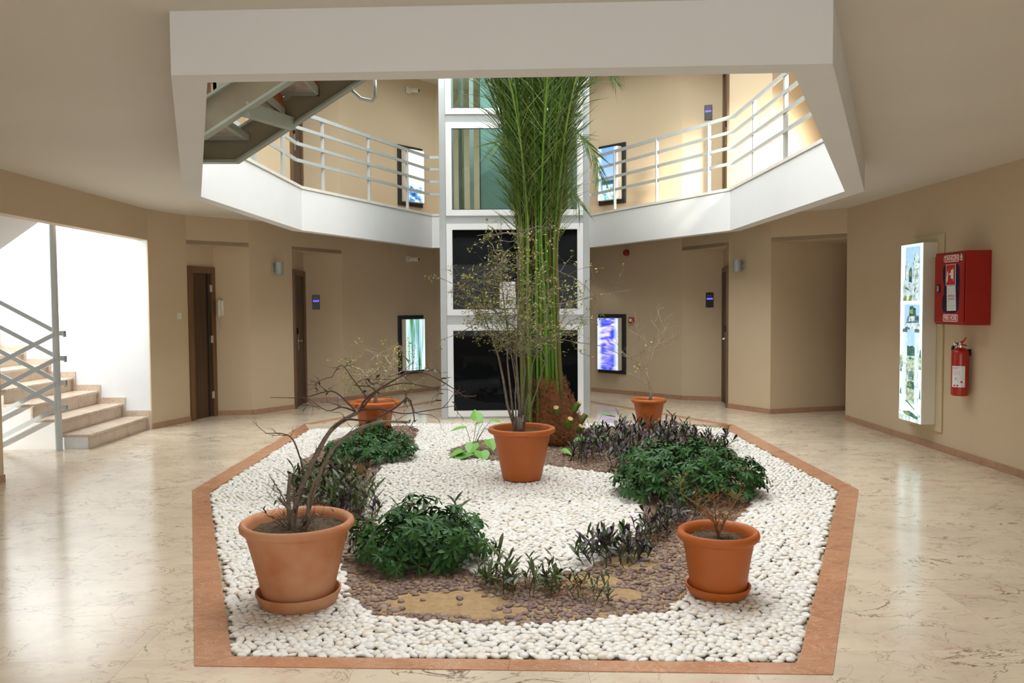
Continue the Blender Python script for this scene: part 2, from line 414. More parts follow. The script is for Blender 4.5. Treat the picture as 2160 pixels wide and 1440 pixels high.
def np_mesh(name, V, F, mat, smooth=True):
    me = bpy.data.meshes.new(name)
    V = np.ascontiguousarray(V, dtype=np.float32); F = np.ascontiguousarray(F, dtype=np.int32)
    k = F.shape[1]
    me.vertices.add(len(V)); me.vertices.foreach_set('co', V.ravel())
    me.loops.add(F.size); me.loops.foreach_set('vertex_index', F.ravel())
    me.polygons.add(len(F)); me.polygons.foreach_set('loop_start', np.arange(0, F.size, k, dtype=np.int32))
    me.materials.append(mat); me.update(calc_edges=True)
    if smooth: me.shade_smooth()
    return me
def join_copies(name, variants, mats, parent, mat, kind='stuff', smooth=True):
    """variants: list of (V,F) numpy; mats: list of (variant, 4x4)"""
    Vs = []; Fs = []; o = 0
    for vi, M in mats:
        V, F = variants[vi]
        A = np.array(M)
        Vs.append(V @ A[:3, :3].T + A[:3, 3]); Fs.append(F+o); o += len(V)
    me = np_mesh(name, np.vstack(Vs), np.vstack(Fs), mat, smooth)
    ob = link(name, me, parent)
    if kind: ob['kind'] = kind
    return ob
def tri_arrays(mb):
    V = np.array([tuple(v) for v in mb.v]); F = []
    for f in mb.f:
        for i in range(1, len(f)-1): F.append((f[0], f[i], f[i+1]))
    return V, np.array(F)
def inside(p, poly):
    x, y = p; c = False; n = len(poly); j = n-1
    for i in range(n):
        xi, yi = poly[i]; xj, yj = poly[j]
        if (yi > y) != (yj > y) and x < (xj-xi)*(y-yi)/(yj-yi)+xi: c = not c
        j = i
    return c
def edge_dist(p, poly):
    P = Vector(p); best = 9
    for i in range(len(poly)):
        a = Vector(poly[i]); b = Vector(poly[(i+1) % len(poly)]); ab = b-a
        t = max(0, min(1, (P-a).dot(ab)/ab.dot(ab))); best = min(best, (P-a-ab*t).length)
    return best

# ------------------------------------------------------------------ plan of the place
Z_CEIL = 2.72; Z_F1 = 2.98; Z_CEIL1 = 5.43; NICHE = 2.34
LEFT = [(-4.33, -3.1), (-4.33, 7.15), (-4.33, 10.2), (-4.12, 10.9), (-3.49, 11.52), (-3.05, 12.13), (-2.50, 13.07), (-1.12, 14.73)]
RIGHT = [(1.59, 14.27), (2.86, 12.87), (3.30, 11.80), (3.68, 11.10), (4.455, 10.49), (4.455, -3.1)]
NL1 = [(-4.12, 10.9), (-3.975, 11.47), (-3.49, 11.52)]
NL2 = [(-3.05, 12.13), (-3.085, 12.985), (-2.50, 13.07)]
NR1 = [(2.86, 12.87), (3.455, 12.63), (3.30, 11.80)]
NR2 = [(3.68, 11.10), (4.87, 11.43), (5.1, 10.8), (4.455, 10.49)]

def wall_seg(mb, a, b, z0, z1, th=.14, ext=0.0):
    """wall whose face runs a->b; room lies to the right of a->b, so thickness goes to the left"""
    a = Vector(a); b = Vector(b); d = (b-a).normalized(); n = Vector((-d.y, d.x))*th
    a = a-d*ext; b = b+d*ext
    mb.prism([tuple(a), tuple(b), tuple(b+n), tuple(a+n)], z0, z1)
def niche(mb, pts, zf):
    for i in range(len(pts)-1): wall_seg(mb, pts[i], pts[i+1], zf, zf+NICHE+.1, .08)
    mb.prism(pts, zf+NICHE+.003, zf+NICHE+.06)

def build_walls(zf, zc, stair_open):
    sfx = '' if zf == 0 else '_upper'
    mb = MB()
    if stair_open:
        wall_seg(mb, LEFT[0], LEFT[1], zf, zc); wall_seg(mb, LEFT[1], LEFT[2], zf+NICHE, zc)
    else: wall_seg(mb, LEFT[0], LEFT[2], zf, zc)
    wall_seg(mb, LEFT[2], LEFT[3], zf, zc, .12)
    wall_seg(mb, LEFT[3], LEFT[4], zf+NICHE, zc)
    wall_seg(mb, LEFT[4], LEFT[5], zf, zc, .05)
    niche(mb, NL1, zf)
    tag(mb.build('wall_left'+sfx, MT['wall']), kind='structure')
    mb = MB()
    wall_seg(mb, LEFT[5], LEFT[6], zf+NICHE, zc); niche(mb, NL2, zf)
    wall_seg(mb, LEFT[6], LEFT[7], zf, zc)
    wall_seg(mb, LEFT[7], (-.7, 15.1), zf, zc)
    tag(mb.build('wall_back_left'+sfx, MT['wall']), kind='structure')
    mb = MB(); wall_seg(mb, (-.75, 15.1), (1.15, 15.1), zf, zc, .14, .05)
    tag(mb.build('wall_back'+sfx, MT['wall']), kind='structure')
    mb = MB(); wall_seg(mb, (1.1, 15.1), RIGHT[0], zf, zc); wall_seg(mb, RIGHT[0], RIGHT[1], zf, zc)
    wall_seg(mb, RIGHT[1], RIGHT[2], zf+NICHE, zc); niche(mb, NR1, zf)
    tag(mb.build('wall_back_right'+sfx, MT['wall']), kind='structure')
    mb = MB(); wall_seg(mb, RIGHT[2], RIGHT[3], zf, zc, .05); wall_seg(mb, RIGHT[3], RIGHT[4], zf+NICHE, zc); niche(mb, NR2, zf)
    wall_seg(mb, RIGHT[4], RIGHT[5], zf, zc)
    tag(mb.build('wall_right'+sfx, MT['wall']), kind='structure')
    mb = MB(); wall_seg(mb, (4.455, -3.1), (-4.33, -3.1), zf, zc, .14, .14)
    tag(mb.build('wall_front'+sfx, MT['wall']), kind='structure')
build_walls(0, Z_CEIL, True)
build_walls(Z_F1, Z_CEIL1, False)

# ceiling and upper slab with the atrium opening
HOLE_IN = [(-1.24, 3.56), (1.23, 3.44), (2.96, 7.03), (3.0, 10.67), (1.50, 13.63), (-1.10, 13.50), (-2.46, 10.32), (-2.57, 7.16)]
HOLE_OUT = [(-1.35, 3.45), (1.34, 3.31), (3.13, 7.03), (3.15, 10.75), (1.60, 13.75), (-1.18, 13.62), (-2.60, 10.38), (-2.69, 7.07)]
OUTER = [(-4.45, -3.3), (5.2, -3.3), (5.2, 7.0), (5.2, 10.7), (5.2, 15.4), (-4.45, 15.4), (-4.45, 10.4), (-4.45, 7.1)]
def ring(mb, inner, outer, z0, z1):
    for i in range(8):
        j = (i+1) % 8
        mb.prism([inner[i], inner[j], outer[j], outer[i]], z0, z1)
mb = MB(); ring(mb, HOLE_OUT, OUTER, Z_CEIL, Z_F1-.03); tag(mb.build('ceiling', MT['ceil']), kind='structure')
mb = MB(); ring(mb, HOLE_IN, HOLE_OUT, 2.46, Z_F1-.004); fa = tag(mb.build('trim_1', MT['white']), kind='structure')
mb = MB(); ring(mb, HOLE_OUT, OUTER, Z_F1-.03, Z_F1); tag(mb.build('floor_upper', MT['floor']), kind='structure')
# ledge stones along the balcony edge, laid end to end
cap_root = tag(bpy.data.objects.new('trim_2', None), kind='structure'); COL.objects.link(cap_root)
def offset_ring(pts, d):
    n = len(pts); out = []
    for i in range(n):
        p0, p, p1 = Vector(pts[i-1]), Vector(pts[i]), Vector(pts[(i+1) % n])
        n1 = (p-p0).normalized(); n2 = (p1-p).normalized()
        m1 = Vector((-n1.y, n1.x)); m2 = Vector((-n2.y, n2.x)); mm = (m1+m2).normalized()
        out.append(tuple(p+mm*d/max(.3, mm.dot(m1))))
    return out
CI = offset_ring(HOLE_IN, .012); CO = offset_ring(HOLE_IN, -.12)
for i in range(8):
    j = (i+1) % 8; L = (Vector(HOLE_IN[j])-Vector(HOLE_IN[i])).length; k = max(1, round(L/1.2))
    for q in range(k):
        a, b = q/k, (q+1)/k-.002/L
        P = lambda R, t: tuple(Vector(R[i]).lerp(Vector(R[j]), t))
        MB().prism([P(CI, a), P(CI, b), P(CO, b), P(CO, a)], Z_F1-.005, Z_F1+.03).build('ledge_stone', MT['cap'], cap_root)
# ceiling over the upper storey, with the skylight opening
mb = MB(); ring(mb, HOLE_IN, OUTER, Z_CEIL1, Z_CEIL1+.25); tag(mb.build('ceiling_upper', MT['ceil']), kind='structure')
mb = MB()
for a, b in (((-3, 3), (3.4, 3)), ((3.4, 3), (3.4, 14.2)), ((3.4, 14.2), (-3, 14.2)), ((-3, 14.2), (-3, 3))): wall_seg(mb, a, b, Z_CEIL1+.2, 6.9, -.1)
mb.prism([(-3, 3), (3.4, 3), (3.4, 14.2), (-3, 14.2)], 6.9, 7.0)
tag(mb.build('skylight_curb', MT['white']), kind='structure')

# ------------------------------------------------------------------ floor
G_OUT = [(-1.292, 3.396), (1.335, 3.236), (2.875, 6.50), (2.90, 10.13), (1.45, 12.74), (-1.02, 13.13), (-2.53, 10.56), (-2.54, 6.72)]
G_IN = [(-1.165, 3.485), (1.235, 3.345), (2.715, 6.49), (2.70, 9.86), (1.70, 10.33), (-1.02, 10.49), (-2.36, 10.07), (-2.375, 6.64)]
floor = MB().box((-4.6, -3.3, -.12), (5.3, 15.4, -.05)).build('floor', plain('floor_mortar', (.42, .34, .24), .9))
tag(floor, kind='structure')
def clip(poly, a, b, keep_left):
    out = []; n = len(poly)
    def side(p):
        s = (b[0]-a[0])*(p[1]-a[1])-(b[1]-a[1])*(p[0]-a[0]); return s if keep_left else -s
    for i in range(n):
        p, q = poly[i], poly[(i+1) % n]; sp, sq = side(p), side(q)
        if sp >= 0: out.append(p)
        if sp*sq < 0:
            t = sp/(sp-sq); out.append((p[0]+(q[0]-p[0])*t, p[1]+(q[1]-p[1])*t))
    return out
def parea(p): return abs(sum(p[i][0]*p[(i+1) % len(p)][1]-p[(i+1) % len(p)][0]*p[i][1] for i in range(len(p))))/2
BEDHOLE = [G_OUT[0], G_OUT[1], G_OUT[2], G_OUT[3], (1.70+.12, 10.33), (1.70, 10.33), (-1.02, 10.49), (-2.53, 10.56), G_OUT[7]]
HULL = [G_OUT[0], G_OUT[1], G_OUT[2], G_OUT[3], (2.75, 10.4), (-2.53, 10.56), G_OUT[7]]
def minus_convex(poly, conv):
    pieces = []; rest = poly; n = len(conv)
    for i in range(n):
        a, b = conv[i], conv[(i+1) % n]
        o = clip(rest, a, b, False)
        if len(o) > 2 and parea(o) > 1e-4: pieces.append(o)
        rest = clip(rest, a, b, True)
        if len(rest) < 3: break
    return pieces
CORE = [G_OUT[0], G_OUT[1], G_OUT[2], G_OUT[3], (1.72, 10.33), (-1.02, 10.49), (-2.45, 10.10), G_OUT[7]]
def rect(x0, y0, x1, y1): return [(x0, y0), (x1, y0), (x1, y1), (x0, y1)]
g_ = .0005
MB().box((-4.5, -3.2, -.05), (5.2, 2.79, 0)).build('floor_slab', MT['floor'], floor)
tx = [-4.5+i*.97 for i in range(11)]; ty = [2.8+i*.66 for i in range(20)]
for j in range(19):
    for i in range(10):
        sh = 0 if j % 2 == 0 else .0
        r = rect(tx[i]+g_, ty[j]+g_, tx[i+1]-g_, ty[j+1]-g_)
        if all(inside(p, CORE) for p in r): continue
        ps = minus_convex(r, CORE)
        if not ps: continue
        m = MB()
        for p in ps: m.prism(p, -.05, 0)
        m.build('tile', MT['floor'], floor)
# stairwell floor
MB().box((-7.7, 7.0, -.12), (-4.5, 10.3, 0)).build('floor_stairwell', MT['floor']); tag(bpy.data.objects['floor_stairwell'], kind='structure')

# ------------------------------------------------------------------ baseboards
def baseboard(name, segs, L=.33):
    root = bpy.data.objects.new(name, None); COL.objects.link(root); tag(root, kind='structure')
    for a, b in segs:
        a = Vector(a); b = Vector(b); d = (b-a); ln = d.length; d.normalize(); n = Vector((d.y, -d.x))
        k = max(1, round(ln/L))
        for q in range(k):
            p = a+d*(ln*q/k+.001); e = a+d*(ln*(q+1)/k-.001)
            z = .068
            MB().prism([tuple(p), tuple(e), tuple(e+n*.014), tuple(p+n*.014)], 0.0005, z).build('skirting_tile', MT['base'], root)
baseboard('baseboard_left', [((-4.33, 4.0), (-4.33, 7.15)), (LEFT[2], LEFT[3]), (NL1[1], NL1[2]), (LEFT[4], LEFT[5])])
baseboard('baseboard_back_left', [(NL2[1], NL2[2]), (LEFT[6], LEFT[7])])
baseboard('baseboard_back_right', [(RIGHT[0], RIGHT[1]), (NR1[0], NR1[1])])
baseboard('baseboard_right', [(RIGHT[2], RIGHT[3]), (NR2[0], NR2[1]), (NR2[1], NR2[2]), ((4.455, 10.49), (4.455, 4.0))])

# ------------------------------------------------------------------ garden bed
bed = thing('garden_bed', 'octagonal indoor garden bed of white pebbles with brown pebble crescents and red marble border', 'garden bed', (0, 0, 0))
def border(a_o, b_o, a_i, b_i, L=.62):
    ln = (Vector(b_o)-Vector(a_o)).length; k = max(1, round(ln/L))
    for q in range(k):
        s, t = q/k, (q+1)/k-.0015/ln
        P = lambda A, B, u: tuple(Vector(A).lerp(Vector(B), u))
        MB().prism([P(a_o, b_o, s), P(a_o, b_o, t), P(a_i, b_i, t), P(a_i, b_i, s)], -.05, .004).build('border_slab', MT['border'], bed)
for i in (0, 1, 2): border(G_OUT[i], G_OUT[i+1], G_IN[i], G_IN[i+1])
border(G_OUT[6], G_OUT[7], G_IN[6], G_IN[7]); border(G_OUT[7], G_OUT[0], G_IN[7], G_IN[0])
BW = .13
def thin_border(a, b):
    a = Vector(a); b = Vector(b); d = (b-a).normalized(); n = Vector((-d.y, d.x))*BW
    border(tuple(a), tuple(b), tuple(a+n), tuple(b+n))
thin_border(G_OUT[3], G_OUT[4]); thin_border((1.45, 12.74), (1.25, 12.95)); thin_border((-.85, 13.1), G_OUT[5]); thin_border(G_OUT[5], G_OUT[6])
MB().prism(G_IN, -.05, -.014).build('gravel_base', MT['grit'], bed)
BED = [(-.87, 4.53), (-.8, 4.2), (-.64, 3.95), (-.36, 3.86), (0, 3.8), (.32, 3.82), (.79, 3.94), (.97, 4.2), (1.1, 4.7), (1.55, 5.45), (1.75, 5.8), (2.04, 6.43), (2.30, 7.5), (2.38, 9.05), (2.19, 9.7), (1.9, 10.0), (1.134, 10.05), (.6, 9.5), (.3, 9.3), (-.25, 9.15), (-.55, 8.5), (-.5, 8.15), (-.12, 7.92), (.3, 7.7), (.54, 7.56), (1.02, 7.21), (1.2, 6.8), (1.05, 6.2), (1.0, 5.5), (.75, 5.05), (.489, 4.60), (.2, 4.48), (-.129, 4.50), (-.35, 4.85), (-.75, 5.4), (-1.0, 5.9), (-1.12, 6.5), (-1.1, 7.1), (-1.14, 7.64), (-.95, 8.6), (-1.0, 10.0), (-1.2, 10.35), (-1.6, 10.2), (-1.9, 9.17), (-1.95, 8), (-1.71, 6.43), (-1.38, 5.97), (-1.1, 5.2)]
MB().prism(BED, -.014, -.006).build('soil', MT['sand'], bed)

def ico(sub, seed, flat):
    b = bmesh.new(); bmesh.ops.create_icosphere(b, subdivisions=sub, radius=1)
    r = random.Random(seed); o = Vector((r.random()*9, r.random()*9, r.random()*9))
    V = []
    for v in b.verts:
        k = 1+.22*noise.noise(v.co*1.1+o)
        V.append((v.co.x*k, v.co.y*k, v.co.z*k*flat))
    F = np.array([[v.index for v in f.verts] for f in b.faces]); b.free()
    return np.array(V), F
ICO2 = [ico(2, i, .78) for i in range(6)]; ICO1 = [ico(1, i+20, .85) for i in range(5)]
pots_xy = [(-1.03, 4.10, .20), (.18, 7.02, .19), (1.11, 4.14, .17), (1.82, 10.02, .16), (-1.43, 9.3, .19), (.66, 8.87, .2)]
def scatter(pred, sp, rmin, rmax, seed, zc, jit=.27):
    r = random.Random(seed); out = []
    y = 3.3; row = 0
    while y < 10.6:
        x = -2.5+(sp/2 if row % 2 else 0)
        while x < 2.85:
            px = x+r.uniform(-jit, jit)*sp; py = y+r.uniform(-jit, jit)*sp
            if pred(px, py):
                a = r.uniform(rmin, rmax)
                sx = a*r.uniform(1.0, 1.22); sy = a*r.uniform(.86, 1.0); sz = a*r.uniform(.55, .72)
                M = Matrix.Translation((px, py, zc+r.uniform(-.003, .004))) @ Euler((r.uniform(-.3, .3), r.uniform(-.3, .3), r.uniform(0, PI))).to_matrix().to_4x4() @ Matrix.Diagonal((sx, sy, sz, 1))
                out.append(M)
            x += sp
        y += sp*.866; row += 1
    return out
INB = np.array(BED)
def p_white(x, y):
    if not inside((x, y), G_IN) or edge_dist((x, y), G_IN) < .016: return False
    return not inside((x, y), BED)
SAND = [(-.28, 4.12, .30, .17), (-.05, 3.98, .16, .08), (.50, 4.42, .15, .10), (.78, 4.75, .14, .16), (.62, 4.2, .12, .08)]
rs = random.Random(91)
def p_brown(x, y):
    if not inside((x, y), BED): return False
    for sx, sy, a, b in SAND:
        if ((x-sx)/a)**2+((y-sy)/b)**2 < 1 and rs.random() < .93: return False
    return True
whites = scatter(p_white, .0390, .0200, .0262, 3, -.002)
browns = scatter(p_brown, .035, .013, .024, 4, -.006, .36)
def place_stones(name, mats, mat, stuffname):
    mats.sort(key=lambda M: M.translation.y)
    singles = mats[:300]; rest = mats[300:]
    meshes = []
    for i, (V, F) in enumerate(ICO2): meshes.append(np_mesh(name, V, F, mat))
    for M in singles: link(name, meshes[rnd.randrange(6)], bed, M=M)
    near = [(rnd.randrange(6), M) for M in rest if M.translation.y < 6.3]
    far = [(rnd.randrange(5), M) for M in rest if M.translation.y >= 6.3]
    V2 = ICO2+ICO1
    allm = near+[(v+6, M) for v, M in far]
    join_copies(stuffname, V2, allm, bed, mat)
place_stones('white_pebble', whites, MT['pebble'], 'white_pebbles')
place_stones('brown_pebble', browns, MT['brownpebble'], 'brown_pebbles')

# ------------------------------------------------------------------ lift shaft
lift = thing('lift_shaft', 'glazed panoramic lift shaft with white window frames between grey aluminium posts', 'lift')
LX0, LX1, LY0, LY1, LTOP = -.79, 1.20, 10.9, 12.9, 6.6
PW = .09
for x in (LX0, LX1-PW):
    for y in (LY0, LY1-PW): MB().bbox((x, y, 0), (x+PW, y+PW, LTOP), .006).build('post', MT['alu'], lift)
units = [(.03, 1.254, 'd'), (1.38, 2.588, 'd'), (2.694, 3.914, 'g'), (4.02, 5.24, 'g'), (5.35, 6.55, 'g')]
beams = [(0, .03), (1.254, 1.38), (2.588, 2.694), (3.914, 4.02), (5.24, 5.35), (6.55, 6.6)]
def panel_face(M, W, front):
    """one face of the shaft; local x along face, y inward, z up"""
    for z0, z1 in beams: MB().box((PW, .012, z0), (W-PW, .07, z1), M).build('cross_beam', MT['alu'], lift)
    for z0, z1, k in units:
        fw = .078; x0, x1 = PW, W-PW
        f = MB(); f.box((x0, -.006, z0), (x1, .05, z0+fw), M); f.box((x0, -.006, z1-fw), (x1, .05, z1), M)
        f.box((x0, -.006, z0+fw), (x0+fw, .05, z1-fw), M); f.box((x1-fw, -.006, z0+fw), (x1, .05, z1-fw), M)
        fo = f.build('window_frame', MT['framewhite'], lift)
        g = MB().box((x0+fw, .018, z0+fw), (x1-fw, .026, z1-fw), M)
        g.build('pane', MT['darkglass'] if k == 'd' else MT['glass'], fo)
        b = MB()
        for (a0, a1, c0, c1) in ((x0+fw, x1-fw, z0+fw, z0+fw+.008), (x0+fw, x1-fw, z1-fw-.008, z1-fw)):
            b.box((a0, .004, c0), (a1, .018, c1), M)
        b.build('gasket', MT['black'], fo)
panel_face(Matrix.Translation((LX0, LY0, 0)), LX1-LX0, True)
panel_face(Matrix.Translation((LX0, LY1, 0)) @ Matrix.Rotation(-PI/2, 4, 'Z'), LY1-LY0, False)
panel_face(Matrix.Translation((LX1, LY0, 0)) @ Matrix.Rotation(PI/2, 4, 'Z'), LY1-LY0, False)
MB().box((LX0+.05, LY1-.06, 0), (LX1-.05, LY1-.02, 2.6)).build('rear_panel', MT['mirrorgrey'], lift)
MB().box((LX0+.1, LY0+.1, 2.60), (LX1-.1, LY1-.1, 2.66)).build('cabin_floor', MT['black'], lift)
for x in (-.58, -.42): MB().box((x, 11.9, 2.66), (x+.06, 11.98, 6.5)).build('guide_rail', MT['framewhite'], lift)
MB().box((-.52, 11.2, 2.66), (-.50, 11.9, 6.5)).build('guide_rail', MT['steel'], lift)
MB().box((-.28, 12.0, 2.66), (.45, 12.05, 5.1)).build('cabin_wall', MT['tealpanel'], lift)
MB().box((.45, 12.0, 2.66), (1.0, 12.05, 5.1)).build('cabin_wall', MT['steel'], lift)
MB().box((-.275, 11.985, 2.66), (-.265, 12.0, 5.1)).build('cabin_seam', MT['black'], lift)
MB().box((.62, 11.5, 3.35), (.86, 11.56, 4.6)).build('cable_bundle', MT['black'], lift)
# notice sheet in the second window from the floor
nb = MB(); cols = 6; rows = 9
vs = []; 
for j in range(rows+1):
    for i in range(cols+1):
        vs.append((-.002+.215*i/cols, 10.885+.004*math.sin(i*2.3+j*1.7), 1.47+.35*j/rows))
fs = [(j*(cols+1)+i, j*(cols+1)+i+1, (j+1)*(cols+1)+i+1, (j+1)*(cols+1)+i) for j in range(rows) for i in range(cols)]
nb.add(vs, fs); nt_ = nb.build('notice_sheet', MT['paper']); tag(nt_, 'crumpled white paper sheet stuck on the dark lift window behind the palm stalks', 'notice')

# ------------------------------------------------------------------ balcony railings
def railing(name, label, path, post_t, short=None):
    r = thing(name, label, 'railing')
    pts = [Vector((p[0], p[1])) for p in path]
    for z in (3.335, 3.54, 3.74, 3.935):
        m = MB(); h = .02 if z < 3.9 else .024
        for i in range(len(pts)-1):
            a, b = pts[i], pts[i+1]; d = (b-a).normalized(); n = Vector((-d.y, d.x))*.012
            a2 = a; b2 = b
            m.prism([tuple(a2+n), tuple(b2+n), tuple(b2-n), tuple(a2-n)], z-h, z+h)
        m.build('rail', MT['rail'], r)
    for (x, y) in post_t:
        MB().bbox((x-.022, y-.022, Z_F1+.025), (x+.022, y+.022, 3.93), .004).build('post', MT['rail'], r)
inR = offset_ring(HOLE_IN, -.06)
railing('balcony_railing', 'grey metal balcony railing of the upper floor right of the lift', [inR[1], inR[2], inR[3], inR[4], (1.15, inR[4][1]-.02)],
        [(3.045, 7.6), (3.06, 8.79), (3.07, 9.9), (2.84, 11.13), (2.33, 12.14), (1.84, 13.09), (2.1, 5.1)])
railing('balcony_railing', 'grey metal balcony railing of the upper floor left of the lift', [(-2.62, 8.1), inR[6], inR[5], (-.74, inR[5][1])],
        [(-1.43, 12.9), (-1.87, 11.91), (-2.31, 10.89), (-2.545, 9.79), (-2.575, 8.75), (-2.61, 8.12)])

# ------------------------------------------------------------------ steel stair crossing the atrium
st = thing('steel_staircase', 'brown-grey steel staircase with stone treads rising over the atrium at upper left', 'staircase')
SL = .635; YN, YF = 6.0, 6.9
def stringer(y, x0, xk, x1, zb):
    top = .24
    def ln(x, off): return zb+off+(0 if x < xk else (x-xk)*SL)
    body = [(x0, ln(x0, .02)), (xk, ln(xk, .02)), (x1, ln(x1, .02)), (x1, ln(x1, top-.02)), (xk-.06, ln(x0, top-.02)), (x0, ln(x0, top-.02))]
    s_ = MB(); s_.prism_y(body, y-.006, y+.006); so = s_.build('stringer', MT['steel'], st)  # web colour darker than the flanges, with its shade mixed in
    f = MB()
    for o0, o1, xs in ((0, .022, 0), (top-.022, top, -.06)):
        p = [(x0, ln(x0, o0)), (xk+xs, ln(x0, o0)), (x1, ln(x1, o0)+(-xs*SL if 0 else 0)), (x1, ln(x1, o1)), (xk+xs, ln(x0, o1)), (x0, ln(x0, o1))]
        f.prism_y(p, y-.045, y+.045)
    f.build('flange', MT['flange'], so)
stringer(YF, -2.62, -2.17, .55, 2.70)
stringer(YN, -2.28, -2.12, .55, 2.72)
# landing plate and treads
lf = MB(); lf.box((-2.62, YN+.03, 2.88), (-2.58, YF-.03, 2.93)); lf.box((-2.10, YN+.03, 2.88), (-2.06, YF-.03, 2.93)); lf.box((-2.58, YN+.03, 2.88), (-2.10, YN+.07, 2.93)); lf.box((-2.58, YF-.07, 2.88), (-2.10, YF-.03, 2.93)); lf.build('landing_frame', MT['flange'], st)
MB().box((-2.60, YN+.08, 2.905), (-2.10, YF-.08, 2.96)).build('landing_slab', MT['stone_under'], st)
for k in range(9):
    x0 = -2.06+k*.275; zt = 2.955+(k+1)*.1745
    t = MB().box((x0+.02, YN+.06, zt-.05), (x0+.29, YF-.06, zt-.005)).build('tread', MT['stone_under'], st)
    f = MB(); f.box((x0, YN+.03, zt-.065), (x0+.025, YF-.03, zt)); f.box((x0+.285, YN+.03, zt-.065), (x0+.31, YF-.03, zt))
    f.box((x0, YN+.03, zt-.065), (x0+.31, YN+.06, zt)); f.box((x0, YF-.06, zt-.065), (x0+.31, YF-.03, zt))
    f.build('tread_frame', MT['flange'], t)
    MB().box((x0-.02, YN+.04, zt), (x0+.31, YF-.04, zt+.025)).build('tread_board', MT['redwood'], t)
    MB().box((x0+.27, YN+.05, zt+.025), (x0+.29, YF-.05, zt+.112)).build('riser_board', MT['redwood'], t)
# diagonal cross bracing and the bent tube end
def beam_between(a, b, w_, h_, name, mat, par):
    a = Vector(a); b = Vector(b); d = b-a; L = d.length; q = d.to_track_quat('X', 'Z').to_matrix().to_4x4(); q.translation = a
    return MB().box((0, -w_/2, -h_/2), (L, w_/2, h_/2), q).build(name, mat, par)
beam_between((-1.83, YN, 2.93), (-1.72, YF, 3.02), .07, .10, 'cross_beam', MT['flange'], st)
m = MB(); m.tube([(-1.25, YF+.05, 3.33), (-1.15, YF+.06, 3.24), (-1.06, YF+.06, 3.22), (-1.03, YF+.06, 3.25), (-1.03, YF+.06, 3.40)], .016, 8); m.build('handrail_end', MT['alu'], st, True)

# ------------------------------------------------------------------ stairwell on the left
mb = MB(); mb.box((-7.7, 10.205, 0), (-4.34, 10.33, 5.4)); tag(mb.build('wall_stairwell_far', MT['stairwhite']), kind='structure')
mb = MB(); mb.box((-7.7, 6.97, 0), (-4.47, 7.1, 5.4)); tag(mb.build('wall_stairwell_near', MT['stairwhite']), kind='structure')
mb = MB(); mb.box((-7.8, 6.97, 0), (-7.7, 10.33, 1.5)); mb.box((-7.8, 6.97, 4.3), (-7.7, 10.33, 5.4)); mb.box((-7.8, 6.97, 1.5), (-7.7, 7.3, 4.3)); mb.box((-7.8, 9.9, 1.5), (-7.7, 10.33, 4.3))
tag(mb.build('wall_stairwell_outer', MT['stairwhite']), kind='structure')
wf = MB()
for y in (7.3, 8.13, 8.97, 9.82): wf.box((-7.78, y, 1.5), (-7.72, y+.06, 4.3))
for z in (1.5, 2.87, 4.24): wf.box((-7.78, 7.3, z), (-7.72, 9.9, z+.06))
win = wf.build('window_1', MT['framewhite']); tag(win, kind='structure')
for y in (7.36, 8.19, 9.03):
    for z in (1.56, 2.93): MB().box((-7.755, y, z), (-7.748, y+.77, z+1.31)).build('pane', MT['glass'], win)
tag(MB().box((-7.8, 6.97, 5.3), (-4.45, 10.33, 5.4)).build('ceiling_stairwell', MT['stairwhite']), kind='structure')
# stone stairs
ss = thing('stone_staircase', 'marble staircase climbing left from the hall between white stairwell walls', 'staircase')
RISE, GO, NST = .163, .30, 10
SX = -4.40; SY0, SY1 = 8.79, 10.2045
side = [(SX-.02, 0)]
for k in range(NST):
    x = SX-.02-k*GO; side += [(x, (k+1)*RISE-.035), (x-GO, (k+1)*RISE-.035)]
side += [(SX-.02-NST*GO, 0)]
MB().prism_y(side, SY0+.01, SY1).build('stair_body', MT['stairwhite'], ss)
for k in range(NST):
    x = SX-k*GO
    MB().box((x-.02, SY0+.005, k*RISE+.001), (x, SY1, (k+1)*RISE-.035)).build('riser', MT['step'], ss)
    MB().bbox((x-GO-.015, SY0, (k+1)*RISE-.035), (x+.022, SY1, (k+1)*RISE), .006).build('tread', MT['step'], ss)
    z = (k+1)*RISE
    MB().box((x-GO+.045, SY1-.014, z), (x+.0, SY1+.012, z+.075)).build('skirting_tile', MT['step'], ss)
    MB().box((x+.0005, SY1-.0145, z-RISE+.0005), (x+.044, SY1+.013, z+.075)).build('skirting_tile', MT['step'], ss)
# upper flight seen from below
MB().prism_y([(-7.2, .75), (-4.50, 2.62), (-4.50, 2.86), (-7.2, 1.0)], 7.12, 8.68).build('upper_flight', MT['white'], ss)
# stair railing: round post with rails climbing left and falling left
sr = thing('stair_railing', 'grey stair railing with tall round post and crossing flat rails', 'railing')
PX, PY = -4.70, 8.74
m = MB(); m.tube([(PX, PY, 0), (PX, PY, 2.7)], .034, 20); m.build('post', MT['railpale'], sr, math.radians(40))
for i, z in enumerate((1.25, .985, .725, .465)):
    m = MB(); L = 2.7
    m.prism_y([(PX, z+.03), (PX-L, z+.03+L*.545), (PX-L, z-.02+L*.545), (PX, z-.02)], PY+.02, PY+.032); m.build('rail', MT['railpale'], sr)
    L = .85 if i else .95
    m = MB(); m.prism_y([(PX, z+.005), (PX-L, z+.005-L*.50), (PX-L, z-.045-L*.50), (PX, z-.045)], PY-.044, PY-.032); m.build('rail', MT['railpale'], sr)
    m = MB(); m.box((PX+.02, PY-.012, z-.03), (PX+.10, PY-.0, z+.02)); m.box((PX+.092, PY-.03, z-.045), (PX+.10, PY+.02, z+.02)); m.build('bracket', MT['railpale'], sr)

